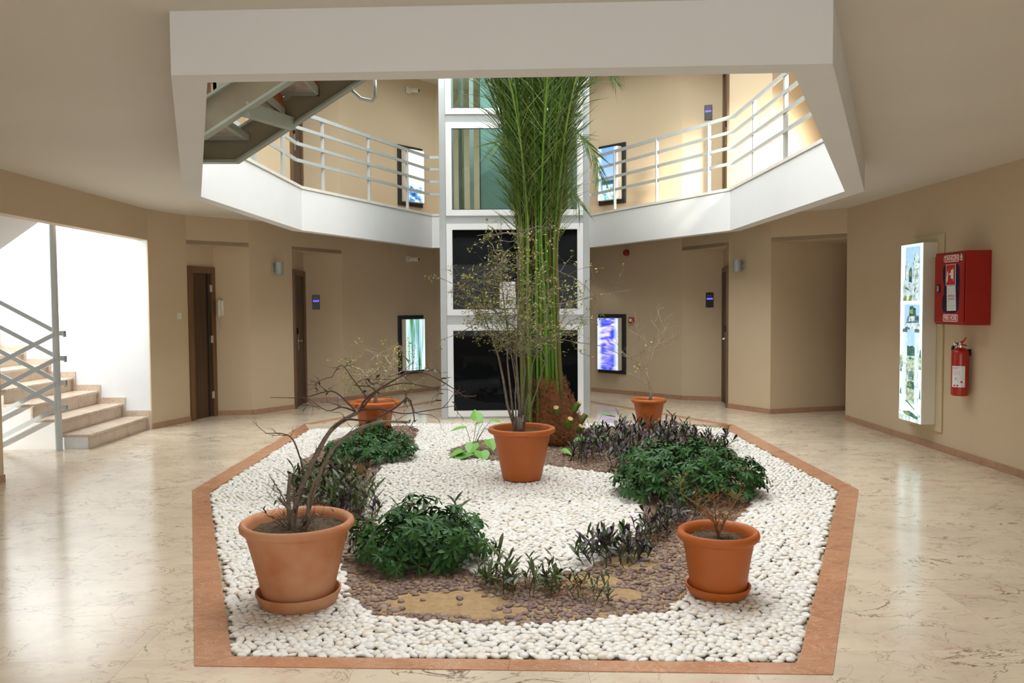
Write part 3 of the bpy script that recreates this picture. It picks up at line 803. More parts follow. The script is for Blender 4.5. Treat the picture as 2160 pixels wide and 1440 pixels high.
# ------------------------------------------------------------------ doors
def frame_of(a, b):
    a = Vector(a); b = Vector(b); d = (b-a).normalized()
    M = Matrix(((d.x, -d.y, 0, a.x), (d.y, d.x, 0, a.y), (0, 0, 1, 0), (0, 0, 0, 1)))
    return M, (b-a).length      # local x along the wall, local -y into the room
def door(name, a, b, zf, hgt=2.06, hinges=False, handle_t=None, x0=0.0, x1=None):
    M, L = frame_of(a, b); M = M.copy(); M[2][3] = zf
    if x1 is None: x1 = L
    fr = MB(); fw = .085
    fr.box((x0, -.03, 0), (x0+fw, .02, hgt), M); fr.box((x1-fw, -.03, 0), (x1, .02, hgt), M); fr.box((x0+fw, -.03, hgt-fw), (x1-fw, .02, hgt), M)
    fo = fr.build(name, MT['doorframe']); tag(fo, kind='structure')
    MB().box((x0+fw+.004, -.008, .008), (x1-fw-.004, .018, hgt-fw-.004), M).build('door_leaf', MT['door'], fo)
    if hinges:
        for z in (.25, 1.02, 1.72):
            MB().bbox((x1-fw-.045, -.035, z), (x1-fw+.012, -.008, z+.10), .004, M).build('hinge', MT['chrome'], fo)
        MB().box((x1-fw-.09, -.022, .01), (x1-fw-.05, -.008, hgt-fw-.01), M).build('door_edge', MT['blackframe'], fo)
    if handle_t is not None:
        hx = x0+(x1-x0)*handle_t
        h = MB(); h.bbox((hx-.022, -.03, .86), (hx+.022, -.008, 1.10), .004, M); h.bbox((hx-.01, -.07, .985), (hx+.10, -.05, 1.01), .003, M); h.box((hx-.01, -.06, .985), (hx+.01, -.02, 1.01), M)
        h.build('door_handle', MT['chrome'], fo)
        MB().bbox((hx-.028, -.04, 1.10), (hx+.028, -.008, 1.19), .005, M).build('card_lock', MT['black'], fo)
    return fo
for zf, k in ((0, 0), (Z_F1, 1)):
    door('door_%d' % (1+4*k), NL1[0], NL1[1], zf, 2.06, hinges=True)
    door('door_%d' % (2+4*k), NL2[0], NL2[1], zf, 2.06, handle_t=.28)
    door('door_%d' % (3+4*k), NR1[1], NR1[2], zf, 2.06, handle_t=.72)
    door('door_%d' % (4+4*k), NR2[1], NR2[2], zf, 2.06, handle_t=.72)

# ------------------------------------------------------------------ light boxes
def uv_quad(mb_obj):
    me = mb_obj.data; uv = me.uv_layers.new(name='UVMap')
    xs = [v.co.x for v in me.vertices]; zs = [v.co.z for v in me.vertices]
    x0, x1, z0, z1 = min(xs), max(xs), min(zs), max(zs)
    for l in me.loops:
        c = me.vertices[l.vertex_index].co; uv.data[l.index].uv = ((c.x-x0)/(x1-x0), (c.z-z0)/(z1-z0))
def lightbox(label, a, b, t0, t1, z0, z1, mat, group='back-lit picture boxes on the slanted walls'):
    M, L = frame_of(a, b)
    r = thing('lightbox', label, 'lightbox', group=group); r.matrix_world = M
    W = t1-t0
    MB().bbox((t0, -.03, z0), (t1, -.001, z1), .004).build('backboard', MT['blackframe'], r)
    c0, c1, e0, e1 = t0+W*.12, t1-W*.12, z0+.065, z1-.065
    MB().bbox((c0, -.13, e0), (c1, -.03, e1), .006).build('box_casing', MT['whiteplastic'], r)
    p = MB().add([(c0+.004, -.133, e0+.004), (c1-.004, -.133, e0+.004), (c1-.004, -.133, e1-.004), (c0+.004, -.133, e1-.004)], [(0, 1, 2, 3)])
    po = p.build('picture', mat, r); uv_quad(po)
    return r
BLA, BLB = LEFT[6], LEFT[7]; BRA, BRB = RIGHT[0], RIGHT[1]
lightbox('lit picture box of green stems on the lower left slanted wall', BLA, BLB, 1.18, 1.78, .34, 1.35, picture('print_green', 'green'))
lightbox('lit picture box of blue shore on the upper left slanted wall', BLA, BLB, 1.22, 1.80, 3.22, 4.24, picture('print_sea', 'sea'))
lightbox('lit picture box of violet ripples on the lower right slanted wall', BRA, BRB, .18, .78, .34, 1.35, picture('print_violet', 'violet'))
lightbox('lit picture box of blue sky and ruins on the upper right slanted wall', BRA, BRB, .20, .78, 3.20, 4.20, picture('print_sky', 'sky'))

# tall light box on the right wall: local x runs from far (y=10.49) to near
WRM, _ = frame_of((4.455, 10.49), (4.455, 0))   # local x = -Y world
def Yx(y): return 10.49-y
big = thing('lightbox', 'tall lit picture box of stone columns beside the fire hose cabinet', 'lightbox'); big.matrix_world = WRM
MB().bbox((Yx(8.83), -.022, .19), (Yx(8.16), -.001, 2.20), .004).build('backboard', MT['creampanel'], big)
bx0, bx1, bz0, bz1 = Yx(8.72), Yx(8.26), .26, 2.115
MB().bbox((bx0, -.17, bz0), (bx1, -.022, bz1), .005).build('box_casing', MT['whiteplastic'], big)
W_ = bx1-bx0; H_ = bz1-bz0
def em(n, c, s=.85):
    m, nt, b = new_mat('print_'+n); g = NT(nt)
    tc = g.n('ShaderNodeTexCoord').outputs['Object']
    nz = g.n('ShaderNodeTexNoise', i_Vector=tc, i_Scale=26.0, i_Detail=7.0, i_Roughness=.75).outputs[0]
    lo = .35 if n in ('trees', 'ground', 'shade', 'moss', 'stone') else .85
    cc = g.ramp(nz, [(.38, tuple(v*lo for v in c)), (.52, c), (.66, tuple(min(1, v*(2-lo)) for v in c))])
    g.link(cc, b.inputs['Base Color']); g.link(cc, b.inputs['Emission Color'])
    b.inputs['Emission Strength'].default_value = s; b.inputs['Roughness'].default_value = .25
    return m
PM = [em('sky', (.42, .68, .95)), em('glow', (.78, 1, 1), .98), em('stone', (.62, .80, .80)), em('shade', (.12, .22, .23)), em('trees', (.05, .14, .12)), em('ground', (.45, .56, .42)), em('moss', (.25, .34, .12)), em('column', (.62, .82, 1), .95), em('line', (.95, 1, 1), 1.4)]
pic = MB(); lay = [0]
def P(pts, mi, dz=0):
    lay[0] += 1; y = -.1715-.00003*lay[0]
    pic.cur = mi
    vs = [(bx0+.004+(W_-.008)*p[0], y, bz0+.004+(H_-.008)*p[1]) for p in pts]
    pic.add(vs, [tuple(range(len(vs)))])
def R(x0, z0, x1, z1, mi): P([(x0, z0), (x1, z0), (x1, z1), (x0, z1)], mi)
R(0, 0, 1, 1, 1)
SPL = .672
R(.22, SPL+.01, .88, .985, 0); R(.12, SPL+.01, .3, .8, 2)
P([(.2, .76), (.34, .75), (.36, .90), (.30, .91), (.27, .89), (.20, .89)], 2); P([(.21, .80), (.24, .80), (.25, .88), (.21, .885)], 3)
P([(.38, .79), (.52, .785), (.52, .86), (.46, .875), (.38, .85)], 4); P([(.40, .82), (.48, .82), (.47, .85), (.41, .85)], 6)
P([(.10, SPL+.01), (.55, SPL+.01), (.55, .78), (.3, .775), (.15, .75)], 2)
P([(.14, SPL+.01), (.3, SPL+.01), (.28, .71), (.2, .715)], 6); P([(.36, SPL+.01), (.52, SPL+.01), (.52, .715), (.4, .71)], 6)
P([(.18, .755), (.30, .76), (.46, .735), (.30, .745)], 3)
P([(.56, SPL+.01), (.84, SPL+.01), (.84, .93), (.78, .955), (.66, .94), (.56, .90)], 2)
rr = random.Random(5)
for k in range(34):
    cx = rr.uniform(.60, .82); cz = rr.uniform(SPL+.02, .93); a = rr.uniform(.012, .035); t = rr.uniform(0, PI)
    P([(cx+a*math.cos(t+q*PI/3)*(1 if q % 2 else .5), cz+a*.28*math.sin(t+q*PI/3)) for q in range(6)], 3 if k % 2 else 1)
R(0, SPL, 1, SPL+.006, 8)
R(.2, .50, .9, SPL-.01, 0); R(0, .50, .16, SPL, 1)
P([(.42, .60), (.74, .60), (.72, .64), (.62, .645), (.60, .655), (.44, .65)], 4); P([(.46, .61), (.6, .61), (.58, .635), (.46, .63)], 6)
P([(.28, .555), (.86, .56), (.86, .60), (.40, .60), (.33, .585)], 3); P([(.38, .565), (.70, .57), (.66, .595), (.44, .595)], 2)
P([(.24, .525), (.90, .525), (.92, .555), (.24, .55)], 2); P([(.24, .522), (.5, .515), (.44, .532), (.24, .535)], 3)
R(.34, .42, .72, .52, 0); P([(.34, .372), (.72, .372), (.72, .418), (.60, .43), (.45, .425), (.34, .43)], 4)
R(.0, .30, 1, .372, 5); R(.30, .10, .74, .34, 5)
for x0, x1 in ((.15, .33), (.70, .88)):
    R(x0, .09, x1, .51, 7); R(x0+(x1-x0)*.78, .09, x1, .51, 2); P([(x0-.03, .505), (x1+.03, .505), (x1+.01, .525), (x0-.01, .525)], 3)
    R(x0, .325 if x0 < .5 else .20, x1, .328 if x0 < .5 else .203, 3)
for (x0, z0, x1, z1, mi) in ((.42, .24, .66, .285, 3), (.36, .19, .70, .225, 4), (.40, .20, .55, .22, 6), (.36, .355, .66, .360, 3), (.90, .37, .99, .41, 4), (.92, .14, .99, .19, 4), (.02, .28, .12, .31, 3), (.02, .15, .12, .18, 3)):
    P([(x0, z0), (x1, z0-.006), (x1-.02, z1), ((x0+x1)/2, z1+.006), (x0+.03, z1-.004)], mi)
for k in range(46):
    cx = rr.uniform(.36, .68); cz = rr.uniform(.11, .35); a = rr.uniform(.008, .03)
    P([(cx-a, cz), (cx, cz-a*.12), (cx+a, cz+.001), (cx, cz+a*.12)], (3, 4, 2, 6)[k % 4])
P([(.30, .115), (.36, .118), (.74, .075), (.72, .07)], 4)
R(0, .0, 1, .055, 2); P([(.18, .05), (.50, .06), (.88, .035), (.86, .02), (.55, .03), (.3, .035)], 4); P([(.25, .048), (.45, .055), (.55, .04), (.4, .034)], 6)
po = pic.build('picture', PM, big)

# ------------------------------------------------------------------ fire hose cabinet and extinguisher
cab = thing('fire_hose_cabinet', 'red fire hose cabinet mounted on the right wall', 'cabinet'); cab.matrix_world = WRM
cx0, cx1, cz0, cz1, cd = Yx(7.90), Yx(7.38), 1.295, 1.975, .235
MB().bbox((cx0, -cd, cz0), (cx1, -.001, cz1), .004).build('body', MT['red'], cab)
dm = MB().bbox((cx0+.012, -cd-.014, cz0+.02), (cx1-.012, -cd-.001, cz1-.03), .004)
dobj = dm.build('door', MT['red'], cab)
FY = -cd-.0145
def fp(u, v): return (cx0+(cx1-cx0)*u, FY, cz0+(cz1-cz0)*v)
def flat(name, pts, mat, par, d=.001):
    m = MB(); n = len(pts)
    a = [(p[0], p[1]-d, p[2]) for p in pts]; b_ = [(p[0], p[1], p[2]) for p in pts]
    m.add(a+b_, [tuple(range(n))]+[(i, i+n, (i+1) % n+n, (i+1) % n) for i in range(n)]); return m.build(name, mat, par)
def rrect(u0, v0, u1, v1, ru, rv, n=5):
    out = []
    for cx, cy, a0 in ((u1-ru, v0+rv, -PI/2), (u1-ru, v1-rv, 0), (u0+ru, v1-rv, PI/2), (u0+ru, v0+rv, PI)):
        for i in range(n+1):
            t = a0+PI/2*i/n; out.append(fp(cx+ru*math.cos(t), cy+rv*math.sin(t)))
    return out
# window with the kidney outline round the lock
win_pts = [fp(u, v) for u, v in ((.42, .165), (.72, .165), (.80, .19), (.84, .23), (.85, .60), (.84, .77), (.80, .82), (.70, .835), (.44, .835), (.34, .81), (.31, .77), (.31, .62), (.35, .56), (.35, .42), (.30, .37), (.29, .24), (.34, .18))]
flat('window', win_pts, MT['purple'], dobj)
d1 = .0022
def fpd(u, v, d): p = fp(u, v); return (p[0], p[1]-d, p[2])
flat('sign_border', [fpd(u, v, .001) for u, v in ((.41, .54), (.73, .54), (.73, .83), (.41, .83))], MT['whitemark'], dobj)
flat('sign', [fpd(u, v, .002) for u, v in ((.425, .548), (.715, .548), (.715, .822), (.425, .822))], MT['redmark'], dobj)
flat('hose_reel_symbol', [fpd(u, v, .003) for u, v in ((.58, .64), (.60, .63), (.655, .63), (.655, .60), (.665, .60), (.665, .765), (.64, .765), (.64, .755), (.60, .755), (.58, .745), (.58, .715), (.555, .705), (.55, .712), (.53, .705), (.53, .685), (.55, .68), (.555, .688), (.58, .68))], MT['whitemark'], dobj)
flat('hand_symbol', [fpd(u, v, .003) for u, v in ((.44, .585), (.455, .58), (.475, .61), (.49, .66), (.50, .70), (.48, .70), (.495, .73), (.47, .725), (.48, .75), (.455, .72), (.45, .66), (.44, .64))], MT['whitemark'], dobj)
flat('instruction_card', [fpd(u, v, .001) for u, v in ((.46, .19), (.76, .195), (.73, .535), (.445, .535))], MT['paper'], dobj)
cw = MB()
for row, (vv, us) in enumerate(((.385, (.50, .545, .59, .635, .68)), (.345, (.52, .57, .62, .665)))):
    for u in us:
        for k, (du, dv, wv, hv) in enumerate(((0, 0, .028, .008), (0, .018, .028, .008), (0, 0, .01, .024), (.018, 0, .01, .024))):
            if (int(u*100)+k+row) % 5 == 4: continue
            p0 = fpd(u+du, vv+dv, .0024); p1 = fpd(u+du+wv, vv+dv+hv, .0024)
            cw.add([p0, (p1[0], p0[1], p0[2]), p1, (p0[0], p0[1], p1[2])], [(0, 1, 2, 3)])
cw.build('card_print', MT['redmark'], dobj)
def text(s, size, sx, u, v, par, mat, depth=.0024):
    c = bpy.data.curves.new('lettering', 'FONT'); c.body = s; c.size = size; c.align_x = 'CENTER'; c.align_y = 'CENTER'; c.extrude = .0005; c.offset = .0012
    tmp = bpy.data.objects.new('tmp', c); COL.objects.link(tmp); bpy.context.view_layer.update()
    me = bpy.data.meshes.new_from_object(tmp.evaluated_get(bpy.context.evaluated_depsgraph_get())); bpy.data.objects.remove(tmp)
    me.materials.clear(); me.materials.append(mat); o = bpy.data.objects.new('lettering', me); COL.objects.link(o); o.parent = par
    o.location = fpd(u, v, depth); o.rotation_euler = (PI/2, 0, 0); o.scale = (sx, 1, 1); return o
def pill(u0, v0, u1, v1):
    flat('plate_border', [(p[0], p[1]-.0008, p[2]) for p in rrect(u0, v0, u1, v1, .045, .03)], MT['whitemark'], dobj)
    flat('plate', [(p[0], p[1]-.0016, p[2]) for p in rrect(u0+.014, v0+.010, u1-.014, v1-.010, .034, .022)], MT['redmark'], dobj)
pill(.34, .86, .83, .955); text('YANGIN', .062, 1.0, .585, .907, dobj, MT['whitemark'])
pill(.33, .045, .82, .145); text('FIRE HOSE', .058, .82, .575, .095, dobj, MT['whitemark'])
# maker's flower-shaped emblem: three petals over a short banner
e = MB()
for ang in (90, 215, 325):
    cx_, cz_ = .90+.022*math.cos(math.radians(ang)), .925+.018*math.sin(math.radians(ang))
    e.add([fpd(cx_+.018*math.cos(q*PI/4), cz_+.020*math.sin(q*PI/4), .0015) for q in range(8)], [tuple(range(8))])
e.add([fpd(.865, .872, .0015), fpd(.945, .872, .0015), fpd(.935, .89, .0015), fpd(.875, .89, .0015)], [(0, 1, 2, 3)])
e.build('emblem', MT['whitemark'], dobj)
lkp = rrect(.13, .44, .22, .56, .044, .04)
lo = flat('lock', [(p[0], p[1], p[2]) for p in lkp], MT['black'], dobj, .012)
MB().box((fp(.16, .5)[0], FY-.02, fp(0, .46)[2]), (fp(.19, .5)[0], FY-.011, fp(0, .54)[2])).build('latch', MT['chrome'], lo)
# hinge line
MB().box((cx1-.03, -cd-.016, cz0+.05), (cx1-.026, -cd-.0145, cz1-.08)).build('door_scratch', MT['redmark'], dobj)

ext = thing('fire_extinguisher', 'red fire extinguisher hanging on the right wall below the hose cabinet', 'extinguisher', (4.455-.095, 7.70, .62))
m = MB(); m.lathe([(0, 0), (.066, 0), (.074, .008), (.076, .02), (.076, .40), (.070, .425), (.05, .447), (.024, .458), (.022, .475), (0, .475)], seg=36); m.build('tank', MT['redtank'], ext, math.radians(35))
m = MB(); m.lathe([(0, .455), (.026, .455), (.026, .478), (.018, .482), (.018, .505), (0, .505)], seg=18); m.build('valve', MT['chrome'], ext, math.radians(35))
def ext_lab():
    m = MB(); n = 12; vs = []
    a0, a1 = math.radians(185), math.radians(275)
    for z in (.085, .285):
        for i in range(n+1):
            t = a0+(a1-a0)*i/n; vs.append((.0768*math.cos(t), .0768*math.sin(t), z))
    m.add(vs, [(i, i+1, n+2+i, n+1+i) for i in range(n)]); return m.build('data_label', MT['paper'], ext)
lab = ext_lab()
dots = MB()
for deg, z, r in ((205, .10, .009), (225, .10, .009), (252, .135, .010), (215, .165, .006)):
    pts = []
    for q in range(10):
        t = math.radians(deg)+r*math.cos(2*PI*q/10)/.077; pts.append((.0775*math.cos(t), .0775*math.sin(t), z+r*math.sin(2*PI*q/10)))
    dots.add(pts, [tuple(range(10))])
for z, d0, d1 in ((.268, 190, 235), (.256, 192, 228), (.232, 195, 240), (.222, 195, 240), (.212, 195, 240), (.202, 195, 240)):
    hh = .0035 if z > .25 else .0012
    t0, t1 = math.radians(d0), math.radians(d1)
    ps = [(.0775*math.cos(t0+(t1-t0)*i/6), .0775*math.sin(t0+(t1-t0)*i/6), z) for i in range(7)]+[(.0775*math.cos(t0+(t1-t0)*i/6), .0775*math.sin(t0+(t1-t0)*i/6), z+hh) for i in range(6, -1, -1)]
    dots.add(ps, [tuple(range(14))])
dots.build('label_print', MT['redmark'], lab)
m = MB(); m.tube([(0, .0, .50), (.0, -.03, .51), (-.01, -.075, .525), (-.01, -.11, .555)], [.012, .011, .010, .006], 6); m.build('lever', MT['redtank'], ext, True)
m = MB(); m.tube([(0, .0, .485), (.0, -.05, .485), (.0, -.10, .478)], [.011, .010, .008], 6); m.build('carry_handle', MT['redtank'], ext, True)
m = MB(); m.tube([(0, .02, .49), (-.02, .055, .485), (-.03, .075, .45), (-.025, .08, .41)], .014, 8); m.build('hose', MT['black'], ext, True)
m = MB(); m.tube([(-.02, .02, .49), (-.045, .035, .485)], .017, 12); m.build('gauge', MT['chrome'], ext, True)
MB().box((.07, -.02, .38), (.094, .02, .44)).build('wall_bracket', MT['black'], ext)

# ------------------------------------------------------------------ small wall fixtures
def on_wall(a, b, t, z):
    M, L = frame_of(a, b); return M @ Matrix.Translation((t, 0, z))
def place(name, label, cat, M, group=None):
    r = thing(name, label, cat, group=group); r.matrix_world = M; return r
def along(a, b, p): return (Vector(p)-Vector(a)).dot((Vector(b)-Vector(a)).normalized())
def wall_lamp(a, b, p, z, label):
    r = place('wall_lamp', label, 'lamp', on_wall(a, b, along(a, b, p), z), 'cylindrical wall lamps by the doors')
    MB().bbox((-.045, -.02, -.06), (.045, -.001, .06), .004).build('mount', MT['greyplastic'], r)
    MB().box((-.015, -.06, -.02), (.015, -.02, .02)).build('arm', MT['greyplastic'], r)
    m = MB(); m.lathe([(.052, -.085), (.056, -.085), (.056, .085), (.052, .085), (.052, -.085)], (0, -.11, 0), 24); m.build('shade', MT['greyplastic'], r, math.radians(35))
    m = MB(); m.cyl((0, -.11, -.03), .03, .06, 12); m.build('bulb', MT['whiteplastic'], r)
wall_lamp(LEFT[4], LEFT[5], (-3.20, 11.84), 2.06, 'grey cylinder wall lamp between the two left doors')
wall_lamp(RIGHT[2], RIGHT[3], (3.47, 11.58), 2.04, 'grey cylinder wall lamp between the two right niches')
wall_lamp(RIGHT[2], RIGHT[3], (3.47, 11.58), Z_F1+2.04, 'grey cylinder wall lamp high on the upper floor right wall')
def camera_dome(a, b, p, z, label):
    r = place('security_camera', label, 'camera', on_wall(a, b, along(a, b, p), z), 'white security cameras left of the lift')
    MB().bbox((-.055, -.035, -.055), (.055, -.001, .055), .008).build('base', MT['whiteplastic'], r)
    m = MB(); m.tube([(.02, -.03, 0), (.05, -.08, -.004), (.095, -.17, -.012)], [.03, .036, .036], 16); m.build('body', MT['whiteplastic'], r, math.radians(40))
    m = MB(); m.tube([(.094, -.168, -.012), (.098, -.176, -.0125)], .027, 16); m.build('lens', MT['black'], r)
camera_dome(BLA, BLB, (-1.56, 14.16), 2.32, 'white security camera on the lower back left wall')
camera_dome(BLA, BLB, (-1.53, 14.20), 5.19, 'white security camera on the upper floor back left wall')
vio = emit('violet_digits', (.28, .15, 1), 1.6); dim = emit('dim_blue_icon', (.01, .02, .16), .5)
DIG = {'0': 'abcdef', '1': 'bc', '2': 'abged', '3': 'abgcd', '4': 'fgbc'}
def number_panel(a, b, p, z, label):
    r = place('room_panel', label, 'panel', on_wall(a, b, along(a, b, p), z), 'black room number panels')
    MB().bbox((-.058, -.014, -.115), (.058, -.001, .115), .003).build('plate', MT['black'], r)
    m = MB()
    for k in range(4):          # unreadable row of lit characters
        x = -.042+k*.024
        m.box((x, -.0155, .006), (x+.005, -.0142, .032)); m.box((x+.011, -.0155, .006), (x+.016, -.0142, .032))
        if k < 3: m.box((x, -.0155, .006), (x+.016, -.0142, .010))
        m.box((x, -.0155, .028), (x+.016, -.0142, .032))
    m.build('digits', vio, r)
    MB().box((-.035, -.0155, .055), (.03, -.0142, .075)).build('icons', dim, r)
number_panel(NL2[1], NL2[2], (-2.90, 13.0), 1.58, 'black panel with violet digits beside the left far door')
number_panel(NR1[0], NR1[1], (3.26, 12.71), 1.57, 'black panel with violet digits beside the right far door')
number_panel(NR1[0], NR1[1], (3.23, 12.72), 4.45, 'black panel with violet digits beside the upper floor right door')
r = place('intercom', 'white wall phone with hanging cord beside the left near door', 'intercom', on_wall(NL1[1], NL1[2], .09, 1.50))
MB().bbox((-.045, -.03, -.11), (.045, -.001, .11), .008).build('base', MT['whiteplastic'], r)
m = MB(); m.tube([(-.01, -.04, .115), (-.01, -.062, .08), (-.01, -.055, 0), (-.01, -.062, -.08), (-.01, -.04, -.12)], [.024, .026, .018, .026, .024], 10); m.build('handset', MT['whiteplastic'], r, True)
m = MB(); m.tube([(-.01+.012*math.cos(i*1.6), -.03+.012*math.sin(i*1.6), -.12-.0085*i) for i in range(34)], .0035, 5); m.build('cord', MT['whiteplastic'], r, True)
r = place('light_switch', 'small white light switch on the wall right of the stairwell', 'switch', on_wall(LEFT[2], LEFT[3], .55, 1.40))
MB().bbox((-.042, -.010, -.042), (.042, -.001, .042), .003).build('plate', MT['whiteplastic'], r)
MB().bbox((-.026, -.015, -.026), (.026, -.010, .026), .002).build('rocker', MT['whiteplastic'], r)
r = place('fire_sounder', 'round red fire alarm sounder high on the back right wall', 'alarm', on_wall(BRA, BRB, along(BRA, BRB, (2.145, 13.70)), 2.37))
m = MB(); m.lathe([(0, 0), (.055, 0), (.055, .03), (.045, .055), (.03, .07), (0, .07)], seg=20)
m.v = [(v[0], -v[2]-.001, v[1]) for v in m.v]; m.build('horn', MT['red'], r, math.radians(35))
m = MB(); m.tube([(0, -.07, 0), (0, -.085, 0)], .02, 12); m.build('grille', MT['red'], r)
r = place('fire_call_point', 'square red fire call point beside the violet picture box', 'call point', on_wall(BRA, BRB, along(BRA, BRB, (2.20, 13.60)), 1.25))
MB().bbox((-.048, -.05, -.048), (.048, -.001, .048), .006).build('housing', MT['red'], r)
MB().box((-.024, -.053, -.024), (.024, -.050, .024)).build('glass', MT['whitemark'], r)

# ------------------------------------------------------------------ plants: twigs
class Twigs:
    """recursive branching inside an ellipsoid; thick limbs become parts, fine twigs one mesh"""
    def __init__(s, seed): s.r = random.Random(seed); s.fine = MB(); s.tips = []
    def curve(s, p, d, L, n, wob, grav):
        pts = [Vector(p)]; d = Vector(d).normalized()
        for i in range(n):
            d = (d+Vector((s.r.uniform(-wob, wob), s.r.uniform(-wob, wob), s.r.uniform(-wob, wob)+grav))).normalized()
            pts.append(pts[-1]+d*L/n)
        return pts, d
    def grow(s, p, d, L, rad, depth, wob=.35, grav=0.0, box=None, kids=(2, 4), shrink=.62):
        n = 5
        pts, de = s.curve(p, d, L, n, wob, grav)
        if box:      # growth stops a ragged little way outside the crown
            c, e = box; lim = s.r.uniform(.85, 1.15)
            for i, q in enumerate(pts):
                if i > 0 and Vector(((q.x-c.x)/e.x, (q.y-c.y)/e.y, (q.z-c.z)/e.z)).length > lim:
                    pts = pts[:i]; break
            if len(pts) < 2: return
            if len(pts) < n+1: n = len(pts)-1
        rr_ = [rad*(1-.5*i/n) for i in range(n+1)]
        s.fine.tube(pts, rr_, 3 if rad < .0035 else 4, False)
        if depth <= 0: s.tips.append(pts[-1]); return
        for k in range(s.r.randint(*kids)):
            t = s.r.uniform(.3, 1.0); i = min(n-1, int(t*n)); q = pts[i].lerp(pts[i+1], t*n-i if t < 1 else 1)
            dd = (pts[i+1]-pts[i]); dd = dd.normalized() if dd.length > 1e-6 else de
            side = Vector((s.r.gauss(0, 1), s.r.gauss(0, 1), s.r.gauss(0, .7))).normalized()
            s.grow(q, dd*.7+side*.75, L*shrink*s.r.uniform(.7, 1.15), rad*.58, depth-1, wob, grav, box, kids, shrink)
            if depth <= 2: s.tips.append(q)
def small_leaf(L, W):
    m = MB(); m.add([(0, 0, 0), (W/2, L*.45, .1*L), (0, L, 0), (-W/2, L*.45, .1*L)], [(0, 1, 2), (0, 2, 3)]); return tri_arrays(m)
def leaves_at(name, pts, mat, parent, seed, L=.022, W=.013, n=1, kind='stuff', spread=.012):
    r = random.Random(seed); var = [small_leaf(L, W), small_leaf(L*1.35, W*1.2)]; ms = []
    for p in pts:
        for k in range(n):
            q = Vector(p)+Vector((r.gauss(0, spread), r.gauss(0, spread), r.gauss(0, spread)))
            M = Matrix.Translation(q) @ Euler((r.uniform(-1, 1.2), r.uniform(-.8, .8), r.uniform(0, 2*PI))).to_matrix().to_4x4()
            ms.append((r.randrange(2), M))
    if not ms: return
    return join_copies(name, var, ms, parent, mat, kind, False)

def pot_profile(R, h, rim, base, wall=.014):
    """outer bottom -> rim roll -> inside"""
    return [(0, 0), (base, 0), (base+.004, .01), (base+(R-rim*.9-base)*.55, h*.5), (R-rim*.95, h-.055), (R-rim*.5, h-.05), (R-.002, h-.038), (R, h-.022), (R-.004, h-.007), (R-rim*.45, h), (R-rim, h-.006), (R-rim-.01, h-.03), (R-rim-.018, h-.11), (0, h-.11)]
def saucer(R, zh=.05): return [(0, 0), (R*.82, 0), (R*.88, .006), (R*.99, zh*.8), (R, zh), (R-.008, zh), (R-.016, zh*.7), (R*.82, .012), (0, .012)]

def potted(label, loc, R, h, base, rim, mat, sauR, seed, sauz=.045):
    t = thing('potted_plant', label, 'potted plant', (loc[0], loc[1], .008), group='terracotta pots standing in the pebble bed')
    if sauR:
        m = MB(); m.lathe(saucer(sauR, sauz), seg=48); m.build('saucer', mat, t, math.radians(50))
    m = MB(); m.lathe(pot_profile(R, h, rim, base), (0, 0, .012), 56); m.build('pot', mat, t, math.radians(50))
    zs = h-.032
    sm = MB(); r = random.Random(seed); n = 9; vs = [(0, 0, zs+.012)]; seg = 26
    Rs = R-rim-.012
    for i in range(1, n+1):
        for j in range(seg):
            rr2 = Rs*i/n; vs.append((rr2*math.cos(2*PI*j/seg), rr2*math.sin(2*PI*j/seg), zs+.012*r.uniform(-.6, .8)-.012*(i/n)))
    fs = [(0, 1+j, 1+(j+1) % seg) for j in range(seg)]
    for i in range(n-1):
        for j in range(seg): fs.append((1+i*seg+j, 1+(i+1)*seg+j, 1+(i+1)*seg+(j+1) % seg, 1+i*seg+(j+1) % seg))
    sm.add(vs, fs); sm.build('soil', MT['soil'], t, True)
    return t, zs+.010
def Lc(t, p): return Vector(p)-Vector(t.location)

# --- front left pot: bare arching branches
t1, z1 = potted('large weathered terracotta pot at front left with bare arching branches', (-1.03, 4.11), .283, .415, .165, .030, MT['terracotta_old'], .212, 1, .072)
def branch(t, pts, r0, r1, mat, name='branch', twig=None, seed=1, tw_len=.12, tw_r=.0022, dens=5):
    pts = [Lc(t, p) for p in pts]
    # Catmull-Rom resample
    P_ = [pts[0]]+pts+[pts[-1]]; out = []
    for i in range(1, len(P_)-2):
        for k in range(4):
            u = k/4; a, b, c, d = P_[i-1], P_[i], P_[i+1], P_[i+2]
            out.append(.5*((2*b)+(c-a)*u+(2*a-5*b+4*c-d)*u*u+(3*b-3*c+d-a)*u**3))
    out.append(pts[-1]); n = len(out)
    r = random.Random(seed)
    rad = [(r0+(r1-r0)*i/(n-1))*(1+.12*r.uniform(-1, 1)) for i in range(n)]
    m = MB(); m.tube(out, rad, 8 if r0 > .006 else 5); o = m.build(name, mat, t, True)
    if twig is not None:
        for k in range(dens):
            i = r.randrange(n//4, n); sd = Vector((r.gauss(0, 1), r.gauss(0, 1), r.gauss(.2, .8))).normalized()
            d = (out[min(i+1, n-1)]-out[max(i-1, 0)]).normalized()
            twig.grow(out[i], d*.6+sd, tw_len*r.uniform(.5, 1.2), tw_r, 1, .4, 0, None, (1, 3))
    return o
